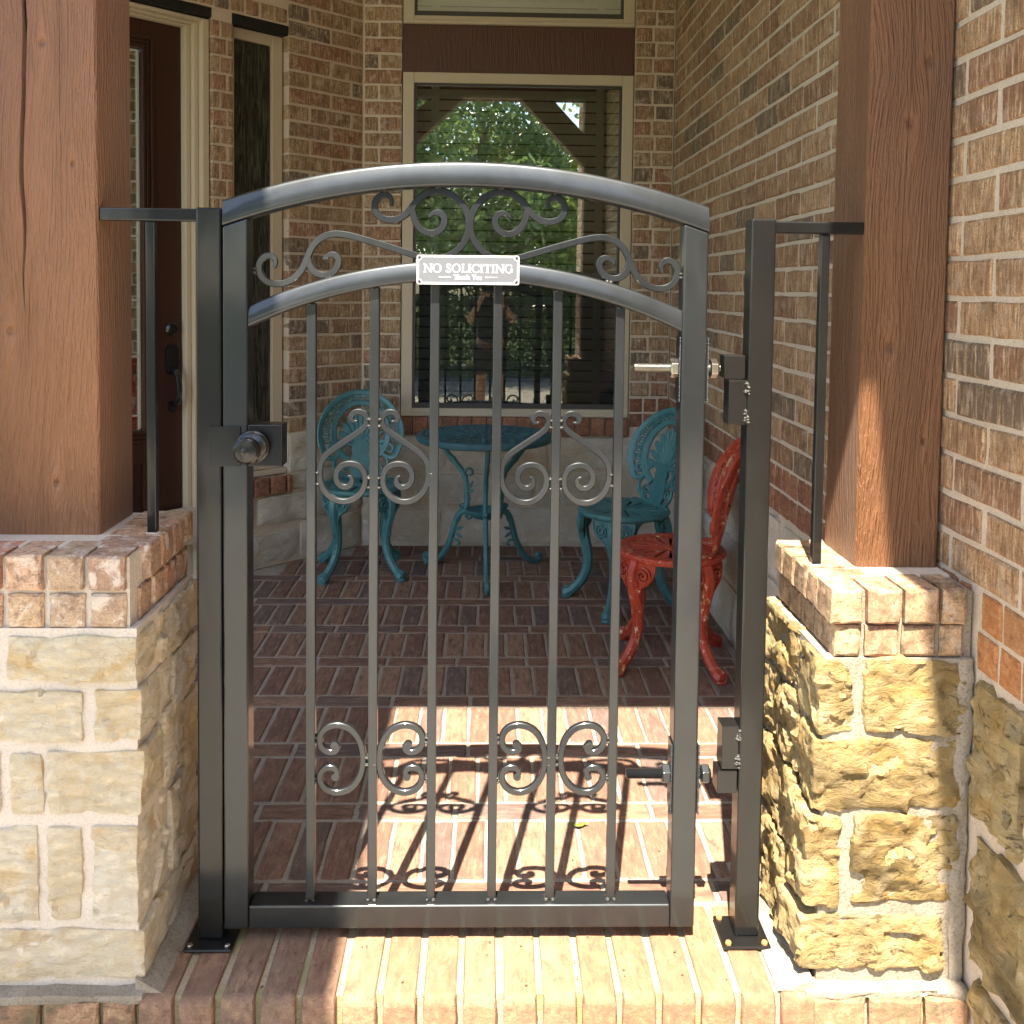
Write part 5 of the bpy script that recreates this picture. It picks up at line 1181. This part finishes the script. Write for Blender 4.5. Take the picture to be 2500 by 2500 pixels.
# grit and leaf crumbs swept along the bricks
rr = random.Random(5); c = MB()
for i in range(150):
    x, y = rr.uniform(-0.62, 0.9), rr.choice((rr.uniform(1.80, 2.05), rr.uniform(2.05, 4.6), rr.uniform(2.05, 3.2)))
    if y < 2.1 and x > 0.62: continue
    s_ = rr.uniform(0.0015, 0.006); a = rr.uniform(0, 6.3); z = 0.0025
    c.add([(x + s_*math.cos(a), y + s_*math.sin(a), z), (x + s_*0.5*math.cos(a + 1.7), y + s_*0.5*math.sin(a + 1.7), z + 0.0012), (x - s_*math.cos(a + 0.3), y - s_*math.sin(a + 0.3), z + 0.0005), (x + s_*0.5*math.cos(a - 1.4), y + s_*0.5*math.sin(a - 1.4), z)], [(0, 1, 2, 3)])
o = c.obj('leaf_litter', 'bark'); o['kind'] = 'stuff'

# ------------------------------------------------------------------ the person taking the picture, seen faintly in the glass
M['skin'] = mat_plain('skin', (0.50, 0.29, 0.20), 0.5, 0.4, 0.08, 12)
M['shirt'] = mat_plain('dark_shirt', (0.022, 0.023, 0.028), 0.9, 0.2, 0.2, 20)
M['shorts'] = mat_plain('dark_shorts', (0.045, 0.045, 0.05), 0.9, 0.2, 0.2, 20)
M['hair'] = mat_plain('brown_hair', (0.03, 0.02, 0.014), 0.6, 0.4, 0.2, 60)
def skin(name, nodes, edges, mat, parent, root=0, sub=2):
    me = bpy.data.meshes.new(name); me.from_pydata([n[0] for n in nodes], edges, [])
    o = bpy.data.objects.new(name, me); COL.objects.link(o); o.parent = parent; me.materials.append(M[mat])
    sk = o.modifiers.new('skin', 'SKIN'); sk.use_smooth_shade = True
    if not me.skin_vertices: me.attributes.new('skin', 'FLOAT', 'POINT') if False else None
    dg = bpy.context.view_layer
    if not me.skin_vertices:
        bm = bmesh.new(); bm.from_mesh(me); bm.verts.layers.skin.verify(); bm.to_mesh(me); bm.free()
    for i, n in enumerate(nodes):
        sv = me.skin_vertices[0].data[i]; r = n[1]; sv.radius = r if isinstance(r, tuple) else (r, r); sv.use_root = (i == root)
    sb = o.modifiers.new('subsurf', 'SUBSURF'); sb.levels = sub; sb.render_levels = sub
    return o
PS = thing('person', 'person in dark shirt and shorts holding up a phone, mirrored faintly in the window', 'person', (0.03, -0.40, -0.172))
N = [((0, 0, 0.93), (0.15, 0.10)), ((0, 0.0, 1.10), (0.135, 0.095)), ((0, 0.0, 1.28), (0.155, 0.105)), ((0, -0.01, 1.41), (0.10, 0.075)), ((0, 0.0, 1.48), (0.055, 0.055)), ((0, 0.025, 1.56), (0.062, 0.075)), ((0, 0.03, 1.64), (0.075, 0.092)), ((0, 0.015, 1.71), (0.06, 0.075))]
Ed = [(i, i + 1) for i in range(7)]
for sx in (-1, 1):
    k = len(N)
    N += [((sx*0.175, -0.01, 1.395), 0.058), ((sx*0.235, 0.03, 1.17), 0.043), ((sx*0.16, 0.20, 1.32), 0.036), ((sx*0.085, 0.31, 1.475), 0.026), ((sx*0.072, 0.335, 1.52), (0.030, 0.018))]
    Ed += [(3, k), (k, k + 1), (k + 1, k + 2), (k + 2, k + 3), (k + 3, k + 4)]
    for q, (dx, dz, dl) in enumerate(((0.024, 0.026, 0.8), (0.009, 0.034, 1.0), (-0.007, 0.034, 0.95), (-0.022, 0.026, 0.75))):
        m = len(N); N += [((sx*(0.072 + dx*0.9), 0.350, 1.53 + dz*0.8), 0.0095), ((sx*(0.070 + dx), 0.385, 1.535 + dz*1.1), 0.0085), ((sx*(0.058 + dx*0.8), 0.402, 1.532 + dz*1.0), 0.007)]
        Ed += [(k + 4, m), (m, m + 1), (m + 1, m + 2)]
    m = len(N); N += [((sx*0.052, 0.338, 1.50), 0.011), ((sx*0.040, 0.352, 1.525), 0.009)]; Ed += [(k + 3, m), (m, m + 1)]
    k = len(N)
    N += [((sx*0.095, 0, 0.86), 0.095), ((sx*0.105, 0.015, 0.50), 0.060), ((sx*0.11, -0.015, 0.30), 0.054), ((sx*0.112, -0.02, 0.09), 0.038), ((sx*0.118, 0.05, 0.04), 0.040), ((sx*0.124, 0.15, 0.025), 0.032)]
    Ed += [(0, k), (k, k + 1), (k + 1, k + 2), (k + 2, k + 3), (k + 3, k + 4), (k + 4, k + 5)]
body = skin('body', N, Ed, 'skin', PS)
SN = [((0, 0, 0.88), (0.175, 0.125)), ((0, 0, 1.10), (0.160, 0.118)), ((0, 0, 1.28), (0.178, 0.128)), ((0, -0.01, 1.40), (0.12, 0.092)), ((0, -0.005, 1.455), (0.068, 0.068))]; SE = [(0, 1), (1, 2), (2, 3), (3, 4)]
for sx in (-1, 1):
    k = len(SN); SN += [((sx*0.178, -0.01, 1.395), 0.075), ((sx*0.215, 0.015, 1.25), 0.066)]; SE += [(3, k), (k, k + 1)]
skin('shirt', SN, SE, 'shirt', PS)
SN = [((0, 0, 0.95), (0.168, 0.118))]; SE = []
for sx in (-1, 1):
    k = len(SN); SN += [((sx*0.098, 0, 0.84), 0.115), ((sx*0.108, 0.012, 0.56), 0.088)]; SE += [(0, k), (k, k + 1)]
skin('shorts', SN, SE, 'shorts', PS)
b = MB(); rings = []
for i in range(9):
    a = PI/2*i/8; rr_ = math.cos(a)
    rings.append([(0.082*rr_*math.cos(t) if i < 8 else 0.001*math.cos(t), 0.012 + (0.100*rr_*math.sin(t) if i < 8 else 0.001*math.sin(t)), 1.665 + 0.118*math.sin(a) - (0.05*max(0, -math.sin(t)) + 0.0)*(1 - i/8) + 0.045*max(0, math.sin(t))*(1 - i/8)) for t in [2*PI*k/20 for k in range(20)]])
b.loft(rings, True); b.obj('hair', 'hair', PS, smooth=True)
b = MB()
for sx in (-1, 1): b.lathe([(0.0005, -0.010), (0.008, -0.006), (0.011, 0), (0.008, 0.006), (0.0005, 0.010)], 10, 'z', (sx*0.031, 0.112, 1.642))
b.obj('eyes', 'white', PS, smooth=True)['kind'] = 'stuff'
b = MB(); b.tube([(0, 0.112, 1.650), (0, 0.124, 1.625), (0, 0.132, 1.608), (0, 0.118, 1.600)], [0.007, 0.010, 0.014, 0.009], 8)
for sx in (-1, 1): b.tube([(sx*0.079, 0.025, 1.665), (sx*0.088, 0.018, 1.645), (sx*0.082, 0.025, 1.615)], [0.010, 0.016, 0.008], 8)
b.tube([(-0.024, 0.108, 1.575), (0, 0.118, 1.573), (0.024, 0.108, 1.575)], [0.004, 0.008, 0.004], 8)
b.obj('face', 'skin', PS, smooth=True)['kind'] = 'stuff'
PH = thing('phone', 'dark phone held up in both hands by the person mirrored in the window', 'phone', (0.0, -0.030, 1.36))
b = MB(); b.prism(rrect(0.150, 0.072, 0.009), -0.004, 0.004, xz()); b.obj('case', 'black', PH, bevel=0.001)
b = MB(); b.prism(rrect(0.142, 0.066, 0.007), -0.0050, -0.0041, xz()); b.obj('screen', 'shadow_gap', PH)
